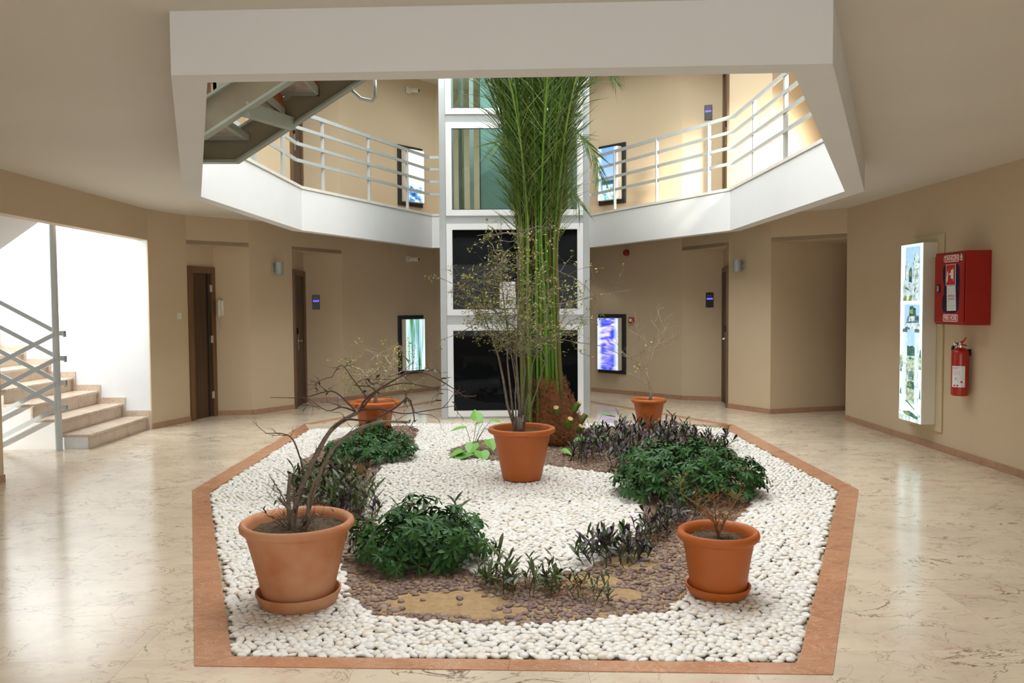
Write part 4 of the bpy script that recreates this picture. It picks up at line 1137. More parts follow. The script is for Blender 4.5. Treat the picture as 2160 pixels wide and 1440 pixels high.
P1B = [([(-1.050, 4.100, 0.363), (-1.031, 4.100, 0.519), (-0.969, 4.080, 0.667), (-0.904, 4.050, 0.791), (-0.830, 4.020, 0.901), (-0.744, 4.000, 0.962), (-0.689, 3.980, 0.992)], 0.0155, 0.009, 'bark', 3),
       ([(-0.998, 4.100, 0.374), (-0.955, 4.080, 0.523), (-0.880, 4.000, 0.706), (-0.799, 3.950, 0.831), (-0.696, 3.920, 0.908), (-0.587, 3.950, 0.944), (-0.455, 4.000, 0.936)], 0.0125, 0.0055, 'bark', 5),
       ([(-0.689, 3.980, 0.992), (-0.647, 3.980, 1.061), (-0.522, 4.000, 1.141), (-0.435, 4.050, 1.180), (-0.357, 4.100, 1.159), (-0.264, 4.120, 1.104), (-0.171, 4.150, 1.033)], 0.006, 0.002, 'barkdark', 7),
       ([(-0.671, 3.980, 1.010), (-0.585, 3.950, 1.100), (-0.464, 3.900, 1.136), (-0.358, 3.850, 1.126), (-0.281, 3.850, 1.112)], 0.005, 0.002, 'barkdark', 6),
       ([(-0.706, 3.980, 0.992), (-0.778, 4.000, 1.013), (-0.858, 4.050, 0.989), (-0.962, 4.100, 1.045)], 0.005, 0.0016, 'barkdark', 5),
       ([(-0.706, 3.980, 0.996), (-0.789, 4.000, 1.074), (-0.850, 4.020, 1.088), (-0.974, 4.050, 1.056), (-1.151, 4.100, 1.052)], 0.005, 0.0016, 'barkdark', 5),
       ([(-0.689, 3.980, 0.996), (-0.586, 3.950, 1.008), (-0.466, 3.900, 0.991), (-0.351, 3.880, 1.006), (-0.214, 3.850, 1.033)], 0.005, 0.0016, 'barkdark', 6),
       ([(-0.830, 4.020, 0.901), (-0.747, 3.950, 0.957), (-0.624, 3.900, 0.961), (-0.504, 3.850, 1.020), (-0.431, 3.800, 1.075), (-0.410, 3.800, 1.030), (-0.402, 3.820, 0.961)], 0.006, 0.0025, 'barkdark', 5),
       ([(-1.031, 4.100, 0.495), (-0.993, 4.120, 0.635), (-1.045, 4.150, 0.811), (-1.105, 4.180, 0.855), (-1.202, 4.200, 0.855)], 0.006, 0.002, 'barkdark', 5),
       ([(-1.068, 4.120, 0.467), (-1.122, 4.150, 0.557), (-1.186, 4.180, 0.644)], 0.004, 0.0018, 'barkdark', 3),
       ([(-1.074, 4.140, 0.389), (-1.081, 4.140, 0.535), (-1.069, 4.140, 0.656)], 0.012, 0.009, 'bark', 2),
       ([(-1.037, 4.120, 0.442), (-1.079, 4.100, 0.501), (-1.113, 4.080, 0.549)], 0.009, 0.007, 'bark', 2),
       ([(-0.993, 4.080, 0.385), (-0.957, 4.050, 0.440), (-0.957, 4.040, 0.533), (-0.916, 4.020, 0.655)], 0.01, 0.006, 'bark', 2),
       ([(-0.636, 3.980, 1.044), (-0.718, 4.000, 1.147), (-0.784, 4.050, 1.214), (-0.842, 4.100, 1.151)], 0.004, 0.0016, 'barkdark', 4),
       ([(-0.589, 3.980, 1.079), (-0.638, 4.000, 1.112), (-0.711, 4.020, 1.117), (-0.677, 4.100, 1.138), (-0.542, 4.150, 1.132)], 0.004, 0.0016, 'barkdark', 4),
       ]
tw = Twigs(11)
for k, (pts, r0, r1, mt, dn) in enumerate(P1B):
    branch(t1, pts, r0, r1, MT[mt], twig=tw, seed=k+3, dens=dn, tw_len=.11)
for k in range(26):   # dry stubs and shoots at the foot
    a = rnd.uniform(0, 2*PI); tw.grow((-.02+.05*math.cos(a), .05*math.sin(a), z1), (math.cos(a), math.sin(a), rnd.uniform(.3, 2)), rnd.uniform(.05, .16), .0022, 1, .4, 0, None, (0, 2))
o = tw.fine.build('twigs', MT['barkdark'], t1); o['kind'] = 'stuff'
leaves_at('withered_leaves', [rnd.choice(tw.tips) for _ in range(60)], MT['purpleleaf'], t1, 5, .03, .012)

# --- middle pot: tall many-stemmed shrub with tiny leaves
t2, z2 = potted('round terracotta pot in the middle with tall twiggy shrub in front of the palm', (.18, 7.02), .29, .44, .165, .045, MT['terracotta'], .172, 2, .05)
m = MB(); m.tube([(.170*math.cos(2*PI*i/40), .170*math.sin(2*PI*i/40), .058) for i in range(41)], .0045, 6); m.build('lime_ring', MT['cap'], t2, True)
tw = Twigs(21)
def C2(x, y, z): return (x, y, z)
stems = [((-.02, 0), (-.32, .03, 1.42), .013), ((-.05, .02), (-.17, -.02, 1.8), .010), ((.0, -.02), (-.12, .05, 1.45), .008), ((.0, .0), (-.02, .0, 1.95), .011), ((.02, .02), (.05, -.03, 1.6), .009), ((.04, 0), (.16, .04, 1.3), .010), ((.03, -.02), (.30, -.02, 1.25), .008), ((-.03, -.03), (-.06, -.08, 1.15), .007)]
c = Vector((.06, 0, 1.66)); ee = Vector((.62, .5, .60))
for k, (b0, tp, rad) in enumerate(stems):
    b0 = Vector((b0[0]-.03, b0[1], z2-.02)); tp = Vector(tp)
    pts = [b0.lerp(tp, u)+Vector((rnd.gauss(0, .012), rnd.gauss(0, .012), 0))+Vector((0, 0, .05*math.sin(u*PI))) for u in (0, .2, .4, .6, .8, 1)]
    m = MB(); m.tube(pts, [rad*(1.05-.70*i/5) for i in range(6)], 7); m.build('stem', MT['bark'], t2, True)
    for q in range(13):
        u = tw.r.uniform(.55, 1.12); p = b0.lerp(tp, u)
        d = Vector((tw.r.gauss(0, 1), tw.r.gauss(0, .8), tw.r.gauss(.3, .6)))
        tw.grow(p, d, tw.r.uniform(.28, .55), .0045, 3, .4, -.02, (c, ee), (2, 3), .6)
# the long drooping side shoots
for (p, d, L) in (((.2, 0, 1.5), (1, .1, .25), .75), ((.2, 0, 1.2), (1, -.1, .0), .75), ((-.2, 0, 1.6), (-1, .1, .1), .55), ((-.25, 0, 1.4), (-1, 0, -.3), .5), ((.1, 0, 1.9), (1, .1, -.2), .7)):
    tw.grow(p, d, L, .004, 2, .25, -.03, None, (3, 5), .4)
m = MB(); m.lathe([(0, z2-.02), (.05, z2-.02), (.045, z2+.06), (.03, z2+.12), (0, z2+.12)], (-.03, 0, 0), 10); m.build('rootstock', MT['bark'], t2, True)
o = tw.fine.build('twigs', MT['bark'], t2); o['kind'] = 'stuff'
leaves_at('leaves', [tw.r.choice(tw.tips) for _ in range(3600)], MT['twigleaf'], t2, 6, .021, .013)
leaves_at('blossoms', [tw.r.choice(tw.tips) for _ in range(16)], MT['flower'], t2, 7, .018, .018, 2)

# --- front right pot: dried shrub
t3, z3 = potted('small orange terracotta pot at front right with dried brown shrub', (1.115, 4.16), .208, .325, .135, .030, MT['terracotta'], .166, 3, .055)
tw = Twigs(31)
for k, (p, r0) in enumerate((([(0, 0, z3), (-.03, 0, z3+.10), (-.12, 0, z3+.17), (-.19, .01, z3+.22), (-.20, .01, z3+.32)], .004), ([(0, 0, z3), (-.01, .02, z3+.1), (-.02, .02, z3+.22)], .004), ([(0, 0, z3), (.04, .0, z3+.09), (.10, .02, z3+.18), (.12, .02, z3+.23)], .004), ([(.0, 0, z3), (.05, .03, z3+.08), (.10, .03, z3+.12)], .0035), ([(.0, 0, z3), (-.02, -.03, z3+.07), (-.07, -.04, z3+.11)], .0035))):
    m = MB(); m.tube(p, [r0*(1.3-.8*i/(len(p)-1)) for i in range(len(p))], 6); m.build('branch', MT['drytwig'], t3, True)
    for q in range(13):
        i = tw.r.randrange(1, len(p)); b0 = Vector(p[i-1]).lerp(Vector(p[i]), tw.r.random())
        tw.grow(b0, (tw.r.gauss(0, .7), tw.r.gauss(0, .7), tw.r.uniform(.1, 1.2)), tw.r.uniform(.04, .085), .0021, 2, .3, 0, None, (2, 4))
o = tw.fine.build('twigs', MT['drytwig'], t3); o['kind'] = 'stuff'
m = MB(); m.tube([(-.16, .06, z3-.015), (-.12, .06, z3-.005)], .006, 6)

# --- back right pot: pale bare sapling
t4, z4 = potted('small terracotta pot at back right with pale leafless sapling', (1.82, 10.0), .215, .335, .135, .033, MT['terracotta'], 0, 4)
tw = Twigs(41)
tr = [(.01, 0, z4-.02), (.03, 0, z4+.10), (.0, 0, z4+.25), (-.04, .01, z4+.38)]
m = MB(); m.tube(tr, [.02, .019, .016, .013], 8); m.build('trunk', MT['barkpale'], t4, True)
for (p, d, L) in (((-.04, 0, z4+.38), (-.35, 0, 1), .5), ((-.02, 0, z4+.30), (.25, .1, 1), .55), ((-.04, 0, z4+.38), (.6, 0, 1), .55), ((-.03, 0, z4+.33), (-.9, -.1, .5), .45), ((-.02, 0, z4+.2), (-1, 0, .6), .3), ((0, 0, z4+.42), (.5, .1, 1.3), .6)):
    tw.grow(p, d, L, .006, 2, .25, .05, None, (2, 4), .55)
o = tw.fine.build('twigs', MT['barkpale'], t4); o['kind'] = 'stuff'

# --- back left pot: lobed rim, scraggly shrub
t5 = thing('potted_plant', 'fluted terracotta planter at back left with scalloped rim and yellow-green twiggy shrub', 'potted plant', (-1.43, 9.30, .008), group='terracotta pots standing in the pebble bed')
LB = 10
def lz(z): return 1.0 if z > .33 else .25
prof = [(0, 0), (.15, 0), (.16, .02), (.185, .2), (.205, .33), (.215, .36), (.27, .365), (.288, .39), (.285, .415), (.26, .43), (.235, .425), (.22, .40), (.205, .34), (0, .34)]
m = MB(); m.lathe(prof, (0, 0, .0), 80, LB, .045, lz); m.build('pot', MT['terracotta'], t5, math.radians(50))
sm = MB(); sm.cyl((0, 0, .33), .2, .03, 24); sm.build('soil', MT['soil'], t5)
tw = Twigs(51)
tp = [(.0, 0, .35), (.02, 0, .52), (-.05, 0, .68), (.06, .02, .80)]
m = MB(); m.tube(tp, [.02, .017, .014, .010], 8); m.build('trunk', MT['barkpale'], t5, True)
m = MB(); m.tube([(.02, 0, .52), (.12, .0, .66), (.20, .02, .80), (.12, .02, .93)], [.014, .012, .009, .006], 7); m.build('branch', MT['barkpale'], t5, True)
m = MB(); m.tube([(-.02, 0, .62), (-.15, .0, .78), (-.28, .02, .83)], [.012, .009, .006], 7); m.build('branch', MT['barkpale'], t5, True)
c = Vector((.06, 0, .86)); ee = Vector((.66, .5, .34))
for k in range(22):
    p = Vector(tp[3]).lerp(Vector(tp[1]), tw.r.random()*.7)+Vector((tw.r.uniform(-.12, .16), 0, tw.r.uniform(-.05, .1)))
    tw.grow(p, (tw.r.gauss(0, 1), tw.r.gauss(0, .8), tw.r.gauss(.25, .5)), tw.r.uniform(.25, .5), .004, 3, .4, -.01, (c, ee), (2, 3), .6)
o = tw.fine.build('twigs', MT['barkpale'], t5); o['kind'] = 'stuff'
leaves_at('leaves', [tw.r.choice(tw.tips) for _ in range(650)], MT['twigleaf'], t5, 9, .024, .015)
leaves_at('blossoms', [tw.r.choice(tw.tips) for _ in range(14)], MT['flower'], t5, 8, .018, .018, 2)

# ------------------------------------------------------------------ palm
palm = thing('palm', 'tall date palm with upright green stalks and fibrous brown base before the lift', 'palm tree', (.66, 8.87, 0))
def loc_palm(p): return Vector(p)-Vector((.66, 8.87, 0))
m = MB(); r = random.Random(3)
prof = [(0, 0), (.20, 0), (.26, .05), (.27, .14), (.24, .26), (.20, .40), (.17, .54), (.15, .66), (.10, .74), (0, .76)]
m.lathe(prof, (0, 0, 0), 30)
m.v = [(v[0]*(1+.16*noise.noise(Vector(v)*9))-.22*v[2], v[1]*(1+.16*noise.noise(Vector(v)*9+Vector((5, 0, 0)))), v[2]) for v in m.v]
trunk = m.build('trunk', MT['fibre'], palm, True)
fb = MB()
for k in range(1300):
    a = r.uniform(0, 2*PI); z = r.uniform(.02, .72); R0 = .26 if z < .2 else .26-.20*(z-.2)
    p = Vector((R0*math.cos(a)-.22*z, R0*math.sin(a), z)); d = Vector((-math.sin(a)*r.choice((-1, 1)), math.cos(a), r.uniform(-.6, .9))).normalized()
    q = p+d*r.uniform(.04, .13)+Vector((math.cos(a), math.sin(a), 0))*r.uniform(.0, .05)
    mid = (p+q)/2+Vector((math.cos(a), math.sin(a), 0))*.025
    fb.tube([p, mid, q], [.0025, .002, .001], 3, False)
o = fb.build('fibres', MT['fibre'], palm); o['kind'] = 'stuff'
for k, (a, z, L) in enumerate(((262, .33, .16), (290, .22, .15), (338, .36, .16), (318, .14, .13), (5, .22, .16))):
    a = math.radians(a); R0 = .22 if z < .25 else .17
    p = Vector((R0*math.cos(a)-.12*z, R0*math.sin(a), z)); d = Vector((math.cos(a)*.75, math.sin(a)*.75, .9)).normalized()
    q = p+d*L*.75
    m = MB(); m.tube([p-d*.05, p+d*.03, q], [.052, .040, .028], 8); so = m.build('leaf_stub', MT['stalk'], palm, math.radians(50))
    m = MB(); m.tube([q, q+d*.006], [.0305, .0295], 8); m.build('cut_end', MT['cut'], so)
NF = 58
for k in range(NF):
    r = random.Random(100+k)
    u = (k % 11)/10; layer = k//11
    a = r.uniform(0, 2*PI)
    bx = -.44+.40*u+r.uniform(-.02, .02)+.18*(.5-u)*0; by = r.uniform(-.20, .16)
    base = Vector((bx*.92+.04*(u-.2), by*.7, r.uniform(.18, .42)))
    mid = Vector((-.44+.40*u+r.uniform(-.02, .02), by, 1.6))
    neck = Vector((-.46+.43*u+r.uniform(-.02, .02), by, 2.45))
    H = r.uniform(4.5, 5.2)
    sx = (u-.5)*1.75+r.uniform(-.2, .2); sy = r.uniform(-.9, .7)
    top = Vector((neck.x+sx*.8, neck.y+sy*.8, H)); 
    tip = Vector((neck.x+sx*1.7, neck.y+sy*1.7, H+r.uniform(-.35, .1)))
    ctrl = [base, mid, neck, neck.lerp(top, .5)+Vector((-sx*.16, -sy*.16, .15)), top, tip]
    P_ = [ctrl[0]]+ctrl+[ctrl[-1]]; pts = []
    for i in range(1, len(P_)-2):
        for q in range(6):
            t = q/6; A, B, C_, D = P_[i-1], P_[i], P_[i+1], P_[i+2]
            pts.append(.5*((2*B)+(C_-A)*t+(2*A-5*B+4*C_-D)*t*t+(3*B-3*C_+D-A)*t**3))
    pts.append(ctrl[-1]); n = len(pts)
    rad = [(.010+.010*r.random())*(1-.85*(i/(n-1)))+.002 for i in range(n)]
    m = MB(); m.tube(pts, rad, 6)
    m.cur = 1
    # leaflets: from above the neck outwards, pointing forward along the rachis and drooping at the ends
    s0 = 2.15+r.uniform(0, .35); side = 1
    step = .034; acc = 0
    for i in range(n-1):
        A, B = pts[i], pts[i+1]; L = (B-A).length; d = (B-A).normalized()
        if B.z < s0 and i < 14: continue
        cnt = max(1, int(L/step))
        for q in range(cnt):
            p = A.lerp(B, q/cnt)
            if p.z < s0 and i < 20: continue
            f = (i+q/cnt)/(n-1)
            for sg in (-1, 1):
                if r.random() < .12: continue
                sd = d.cross(Vector((math.cos(a), math.sin(a), .1))).normalized()*sg
                sd = (sd+Vector((r.gauss(0, .35), r.gauss(0, .35), 0))).normalized()
                ll = (.48-.28*abs(f-.62))*r.uniform(.7, 1.2)
                dr = (d*r.uniform(.75, 1.5)+sd*.9).normalized()
                w_ = .0040*r.uniform(.8, 1.3)
                pm = p+dr*ll*.5; pe = p+dr*ll+Vector((0, 0, -ll*r.uniform(.0, .14)))
                wv = dr.cross(Vector((r.gauss(0, 1), r.gauss(0, 1), r.gauss(0, 1)))).normalized()*w_
                m.add([p-wv*.6, p+wv*.6, pm+wv, pm-wv, pe], [(0, 1, 2, 3), (3, 2, 4)])
    m.build('frond', [MT['stalk'], MT['frond']], palm)
for k in range(6):     # old brown stalks hanging among the green ones
    r = random.Random(400+k); x = r.uniform(-.42, -.05); y = r.uniform(-.20, .0)
    pts = [(x, y, r.uniform(.5, 2.2)), (x+r.uniform(-.02, .02), y-.01, 2.5+r.uniform(0, .5)), (x+r.uniform(-.05, .05), y, 3.2+r.uniform(0, .3))]
    m = MB(); m.tube(pts, [.008, .007, .004], 5); m.build('dead_stalk', MT['stalkbrown'], palm, True)
# right-hand drooping frond tip under the beam
def droop(pts, seed, name='frond', w_=.0035, ll0=.22):
    r = random.Random(seed); m = MB(); m.tube(pts, [.007-.005*i/(len(pts)-1) for i in range(len(pts))], 5); m.cur = 1
    for i in range(len(pts)-1):
        A, B = Vector(pts[i]), Vector(pts[i+1]); d = (B-A).normalized(); cnt = max(2, int((B-A).length/.02))
        for q in range(cnt):
            p = A.lerp(B, q/cnt)
            for sg in (-1, 1):
                sd = d.cross(Vector((0, -1, .2))).normalized()*sg
                dr = (d*1.3+sd*.5+Vector((r.gauss(0, .12), r.gauss(0, .2), -.25))).normalized(); ll = ll0*r.uniform(.6, 1.1)
                wv = dr.cross(Vector((.1, 1, .1))).normalized()*w_; pm = p+dr*ll*.5; pe = p+dr*ll+Vector((0, 0, -.05*ll))
                m.add([p-wv*.5, p+wv*.5, pm+wv, pm-wv, pe], [(0, 1, 2, 3), (3, 2, 4)])
    m.build(name, [MT['stalk'], MT['frond']], palm)
droop([(.05, -.1, 4.05), (.30, -.1, 4.15), (.48, -.12, 4.05), (.58, -.12, 3.86)], 8)
droop([(-.02, -.15, 3.2), (.18, -.2, 3.3), (.34, -.22, 3.1), (.40, -.22, 2.85)], 9, ll0=.3)
droop([(-.02, -.1, 2.6), (.10, -.15, 2.75), (.20, -.16, 2.55)], 10, ll0=.28)
droop([(-.45, -.1, 3.0), (-.60, -.15, 3.25), (-.72, -.18, 3.2)], 12, ll0=.3)

# ------------------------------------------------------------------ shrubs with hand-shaped leaves
def leaflet(m, L, W, ang, tilt, droop_):
    """obovate leaflet pointing out at angle ang"""
    ca, sa = math.cos(ang), math.sin(ang)
    rows = [(0, .10), (.35, .55), (.7, 1.0), (.92, .7), (1, .15)]
    vs = []
    for t, wv in rows:
        x = t*L; z = tilt*x-droop_*t*t*L
        for sg in (-1, 0, 1):
            y = sg*wv*W/2; zz = z-(0 if sg == 0 else -.10*W*wv)
            vs.append((x*ca-y*sa, x*sa+y*ca, zz))
    fs = []
    for i in range(len(rows)-1):
        for j in range(2): fs.append((i*3+j, i*3+j+1, i*3+4+j, i*3+3+j))
    m.add(vs, fs)
def palmate(seed, n=7, L=.085):
    r = random.Random(seed); m = MB()
    for k in range(n):
        a = 2*PI*k/n*.93+r.uniform(-.12, .12); leaflet(m, L*r.uniform(.8, 1.12), L*.36, a, r.uniform(.0, .25), r.uniform(.25, .6))
    m.tube([(0, 0, 0), (.005, 0, -.04), (.0, .0, -.09)], .0016, 3, False)
    return m
MT['leaf'].node_tree.nodes['Principled BSDF'].inputs['Specular IOR Level'].default_value = .28
PAL = [palmate(s, n) for s, n in ((1, 7), (2, 8), (3, 7), (4, 6), (5, 7))]
PALM_ME = [m.mesh('leaf', MT['leaf']) for m in PAL]; PAL_TRI = [tri_arrays(m) for m in PAL]
def shrub(label, c, rx, ry, h, nleaf, nsingle, seed, scale=1.0, skew=0, ragged=.12):
    t = thing('umbrella_shrub', label, 'shrub', (c[0], c[1], 0), group='glossy green shrubs growing in the bed')
    r = random.Random(seed); ms = []; st_ = MB(); ends = []
    for k in range(nleaf):
        a = r.uniform(0, 2*PI); e = math.acos(r.uniform(.02, 1))        # angle from the top
        shell = 1-abs(r.gauss(0, .16)) if k < nleaf*.8 else r.uniform(.4, .9)
        lump = 1+ragged*noise.noise(Vector((math.cos(a)*2.1+seed, math.sin(a)*2.1, e*2)))*2.2
        x = rx*math.sin(e)*math.cos(a)*shell*lump; y = ry*math.sin(e)*math.sin(a)*shell*lump; z = .05+h*math.cos(e)**.8*shell*lump+r.uniform(-.02, .03)
        n = Vector((x/rx/rx, y/ry/ry, max(.15, z)/h/h*.8+.6)).normalized()
        n = (n+Vector((r.gauss(0, .3), r.gauss(0, .3), r.gauss(0, .2)))).normalized()
        q = n.to_track_quat('Z', 'X').to_matrix().to_4x4() @ Matrix.Rotation(r.uniform(0, 2*PI), 4, 'Z')
        s = scale*r.uniform(.72, 1.12); M = Matrix.Translation((x, y, max(.03, z))) @ q @ Matrix.Scale(s, 4)
        ms.append((r.randrange(5), M)); ends.append((Vector((x, y, max(.03, z))), n))
    # those facing the camera and the top read as single leaves
    ms.sort(key=lambda q: q[1].translation.y*.8-q[1].translation.z*1.5)
    for v, M in ms[:nsingle]: link('leaf', PALM_ME[v], t, M=M)
    join_copies('leaves', PAL_TRI, ms[nsingle:], t, MT['leaf'], 'stuff', False)
    for k in range(26):
        p, n = r.choice(ends); st_.tube([(r.gauss(0, rx*.12), r.gauss(0, ry*.12), 0), (p.x*.5, p.y*.5, p.z*.5), tuple(p-n*.06*scale)], [.006, .0045, .003], 4, False)
    st_.build('stems', MT['bark'], t)
    return t
shrub('wide dense green umbrella shrub on the right side of the bed', (1.46, 6.42), .62, .52, .36, 560, 230, 3, .80, ragged=.07)
shrub('green umbrella shrub beside the front left pot', (-.47, 4.78), .40, .34, .27, 270, 190, 4, .84, ragged=.24)
shrub('green umbrella shrub in front of the fluted planter at back left', (-1.27, 8.10), .44, .45, .19, 260, 130, 5, .78, ragged=.16)
shrub('small leafy shrub growing against the fluted planter', (-1.36, 8.98), .26, .12, .19, 60, 34, 6, .6, ragged=.2)

# ------------------------------------------------------------------ spiderworts (lance leaved)
def lance(m, p, d, L, W, up=Vector((0, 0, 1)), curl=.3):
    d = d.normalized(); s = d.cross(up)
    if s.length < .1: s = Vector((1, 0, 0))
    s.normalize(); nrm = s.cross(d)
    pts = []
    for t, wv in ((0, .35), (.3, .9), (.6, 1), (.85, .5), (1, .02)):
        c_ = p+d*L*t-nrm*0+Vector((0, 0, -curl*L*t*t))
        pts += [c_-s*W/2*wv+nrm*W*.12*wv, c_+s*W/2*wv+nrm*W*.12*wv]
    m.add(pts, [(2*i, 2*i+1, 2*i+3, 2*i+2) for i in range(4)])
def shoot(seed, h, spread=.35, nleaf=7, L=.10, W=.020):
    r = random.Random(seed); m = MB(); p = Vector((0, 0, 0)); d = Vector((r.gauss(0, spread), r.gauss(0, spread), 1)).normalized(); pts = [p.copy()]
    for i in range(4):
        p = p+d*h/4; d = (d+Vector((r.gauss(0, .15), r.gauss(0, .15), .1))).normalized(); pts.append(p.copy())
    m.tube(pts, [.004, .0036, .003, .0025, .002], 4, False)
    for k in range(nleaf):
        t = .2+.8*(k+1)/nleaf; i = min(3, int(t*4)); q = pts[i].lerp(pts[i+1], min(1, t*4-i))
        a = k*2.4+r.uniform(-.4, .4); el = .5+.9*t
        dd = Vector((math.cos(a), math.sin(a), el*r.uniform(.7, 1.3))); lance(m, q, dd, L*r.uniform(.7, 1.15), W*r.uniform(.8, 1.2), curl=r.uniform(.05, .4))
    return m
SHM = [shoot(i, h) for i, h in enumerate((.10, .14, .17, .12, .20, .09, .15, .22))]
SP = [m.mesh('shoot', MT['purpleleaf']) for m in SHM]; SG = [m.mesh('shoot', MT['greenleaf']) for m in SHM]
def clump(label, name, spots, meshes, seed, smin=.8, smax=1.25, lean=.25):
    c0 = spots[0]
    t = thing(name, label, 'plant', (c0[0], c0[1], 0), group='spiderwort clumps in the brown pebbles')
    r = random.Random(seed)
    for (x, y) in spots:
        s = r.uniform(smin, smax)
        M = Matrix.Translation((x-c0[0], y-c0[1], .0)) @ Euler((r.gauss(0, lean), r.gauss(0, lean), r.uniform(0, 2*PI))).to_matrix().to_4x4() @ Matrix.Scale(s, 4)
        link('shoot', r.choice(meshes), t, M=M)
    return t
def spots_in(poly, n, seed, mind=.03):
    r = random.Random(seed); xs = [p[0] for p in poly]; ys = [p[1] for p in poly]; out = []; tries = 0
    while len(out) < n and tries < 20000:
        tries += 1; p = (r.uniform(min(xs), max(xs)), r.uniform(min(ys), max(ys)))
        if inside(p, poly) and all((p[0]-q[0])**2+(p[1]-q[1])**2 < 9 and (p[0]-q[0])**2+(p[1]-q[1])**2 > mind**2 for q in out): out.append(p)
    return out
MP = SP+SP[:3]+SG[:2]
clump('dark purple spiderwort carpet behind the right-hand shrub, reaching to the palm foot', 'spiderwort', spots_in([(.62, 7.75), (1.15, 7.35), (1.9, 7.4), (2.25, 7.7), (2.3, 8.9), (2.1, 9.6), (1.9, 9.55), (1.5, 9.6), (.95, 9.3), (.85, 8.5)], 260, 1), MP, 1)
clump('purple spiderwort clump in front of the wide right-hand shrub', 'spiderwort', spots_in([(.62, 4.95), (.85, 4.8), (1.0, 5.1), (1.45, 5.75), (1.3, 5.9), (1.08, 5.75), (.85, 5.2)], 60, 2), MP, 2, .55, .95)
clump('dark spiderwort clump at the bed edge left of the front right pot', 'spiderwort', spots_in([(.42, 4.66), (.62, 4.55), (.85, 4.7), (.85, 4.95), (.65, 5.0)], 30, 3), MP, 3, .75, 1.15)
clump('brown-green spiderwort clump behind the front left pot', 'spiderwort', spots_in([(-1.6, 6.3), (-1.35, 5.95), (-.95, 5.7), (-.8, 5.6), (-1.05, 6.3), (-1.15, 7.0), (-1.4, 7.2), (-1.75, 6.9)], 130, 4), SG+SP[:4], 4)
clump('sparse green spiderwort sprigs at the front of the brown pebbles', 'spiderwort', spots_in([(-.2, 4.42), (.0, 4.2), (.35, 4.1), (.55, 4.05), (.5, 4.3), (.3, 4.42), (0, 4.46)], 44, 5), SG, 5, .45, .95, .35)
clump('slender spiderwort shoots rising behind the front left shrub', 'spiderwort', [(-.75, 5.55), (-.5, 5.35), (-.42, 5.3), (-.30, 5.22), (-.26, 5.18), (-.62, 5.45), (-.12, 4.5), (-.04, 4.45)], SG+SP[:2], 6, 1.0, 1.4, .15)

# dry grass stems and litter between the spiderworts
lit = MB(); r = random.Random(77)
for poly, n in (([(-1.6, 6.3), (-1.35, 5.95), (-.8, 5.6), (-1.05, 6.3), (-1.15, 7.0), (-1.75, 6.9)], 160), ([(.62, 4.8), (1.0, 4.9), (1.5, 5.8), (1.08, 5.9)], 110), ([(-.2, 4.42), (.0, 4.2), (.55, 4.05), (.5, 4.3), (0, 4.46)], 90), ([(.6, 7.6), (1.9, 7.3), (2.25, 8.9), (1.5, 9.5), (.6, 9.0)], 170)):
    for (x, y) in spots_in(poly, n, n, .0):
        a = r.uniform(0, 2*PI); L = r.uniform(.05, .14); p = Vector((x, y, .012)); q = p+Vector((math.cos(a)*L, math.sin(a)*L, r.uniform(.0, .06)))
        lit.tube([p, (p+q)/2+Vector((0, 0, .02)), q], [.0018, .0015, .001], 3, False)
o = lit.build('dry_stems', MT['drytwig'], bed); o['kind'] = 'stuff'

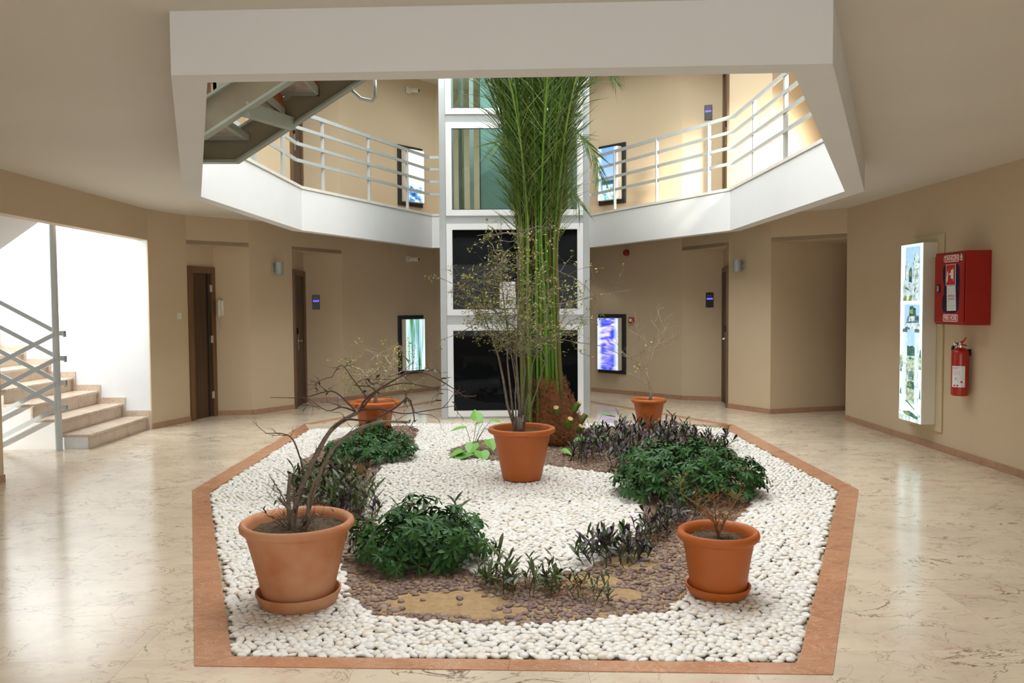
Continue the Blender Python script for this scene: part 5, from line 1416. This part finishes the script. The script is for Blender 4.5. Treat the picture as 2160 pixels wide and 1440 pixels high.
# ------------------------------------------------------------------ broad heart-leaved plants
def heart(m, L, W):
    out = [(0, 0), (-.10, .28), (.05, .46), (.32, .50), (.62, .34), (1.0, 0), (.62, -.34), (.32, -.50), (.05, -.46), (-.10, -.28)]
    vs = [(.3*L, 0, -.03*L)]+[(x*L, y*W, .06*L*abs(y)*2-.22*L*max(0, x-.5)) for x, y in out]
    m.add(vs, [(0, 1+i, 1+(i+1) % 10) for i in range(10)])
hm = MB(); heart(hm, 1, 1); HME = hm.mesh('leaf', MT['leaflight'])
def heart_plant(label, base, lv, name='heart_leaf_plant'):
    t = thing(name, label, 'plant', (base[0], base[1], 0)); r = random.Random(len(lv))
    for (p, L, az, pitch) in lv:
        p = Vector(p)-Vector((base[0], base[1], 0))
        M = Matrix.Translation(p) @ Euler((0, pitch, az), 'XYZ').to_matrix().to_4x4() @ Matrix.Scale(L, 4)
        link('leaf', HME, t, M=M)
        m = MB(); m.tube([(0, 0, .0), (p.x*.6, p.y*.6, p.z*.6+.03), tuple(p)], [.0035, .003, .002], 5, False); m.build('leaf_stalk', MT['stalk'], t)
heart_plant('bright green heart-leaved plant left of the middle pot', (-.30, 8.5), [((-.38, 8.1, .07), .16, 3.6, .3), ((-.32, 8.05, .04), .19, 3.9, .15), ((-.20, 8.1, .06), .16, 5.0, .5), ((-.28, 8.2, .12), .15, 4.4, .6), ((-.36, 8.35, .26), .17, 3.3, .1), ((-.24, 8.4, .33), .14, 1.9, -.9), ((-.16, 8.5, .22), .12, .4, .2), ((-.10, 8.45, .32), .12, -.4, .1), ((-.18, 8.5, .30), .11, 3.5, .2), ((-.12, 8.3, .14), .14, 5.2, .7)])
heart_plant('bright green heart-leaved plant right of the palm foot', (1.0, 9.0), [((.95, 9.0, .26), .17, 3.2, .05), ((1.13, 9.1, .28), .18, .2, .1), ((.88, 8.5, .12), .15, 3.6, .1), ((.98, 8.5, .13), .13, .2, .0), ((.62, 8.2, .05), .14, -.6, .3)])
# fallen orange leaf caught on the twigs beside the back left shrub
m = MB(); n = 12
m.add([(0, 0, 0)]+[(.042*math.cos(2*PI*i/n)*(1+.1*math.sin(3*i)), .006*math.sin(4*PI*i/n), .045*math.sin(2*PI*i/n)) for i in range(n)], [(0, 1+i, 1+(i+1) % n) for i in range(n)])
o = m.build('fallen_leaf', MT['dryleaf'], None, False, (-1.22, 7.05, .09)); tag(o, 'round orange-brown dead leaf among the plants at back left', 'leaf')
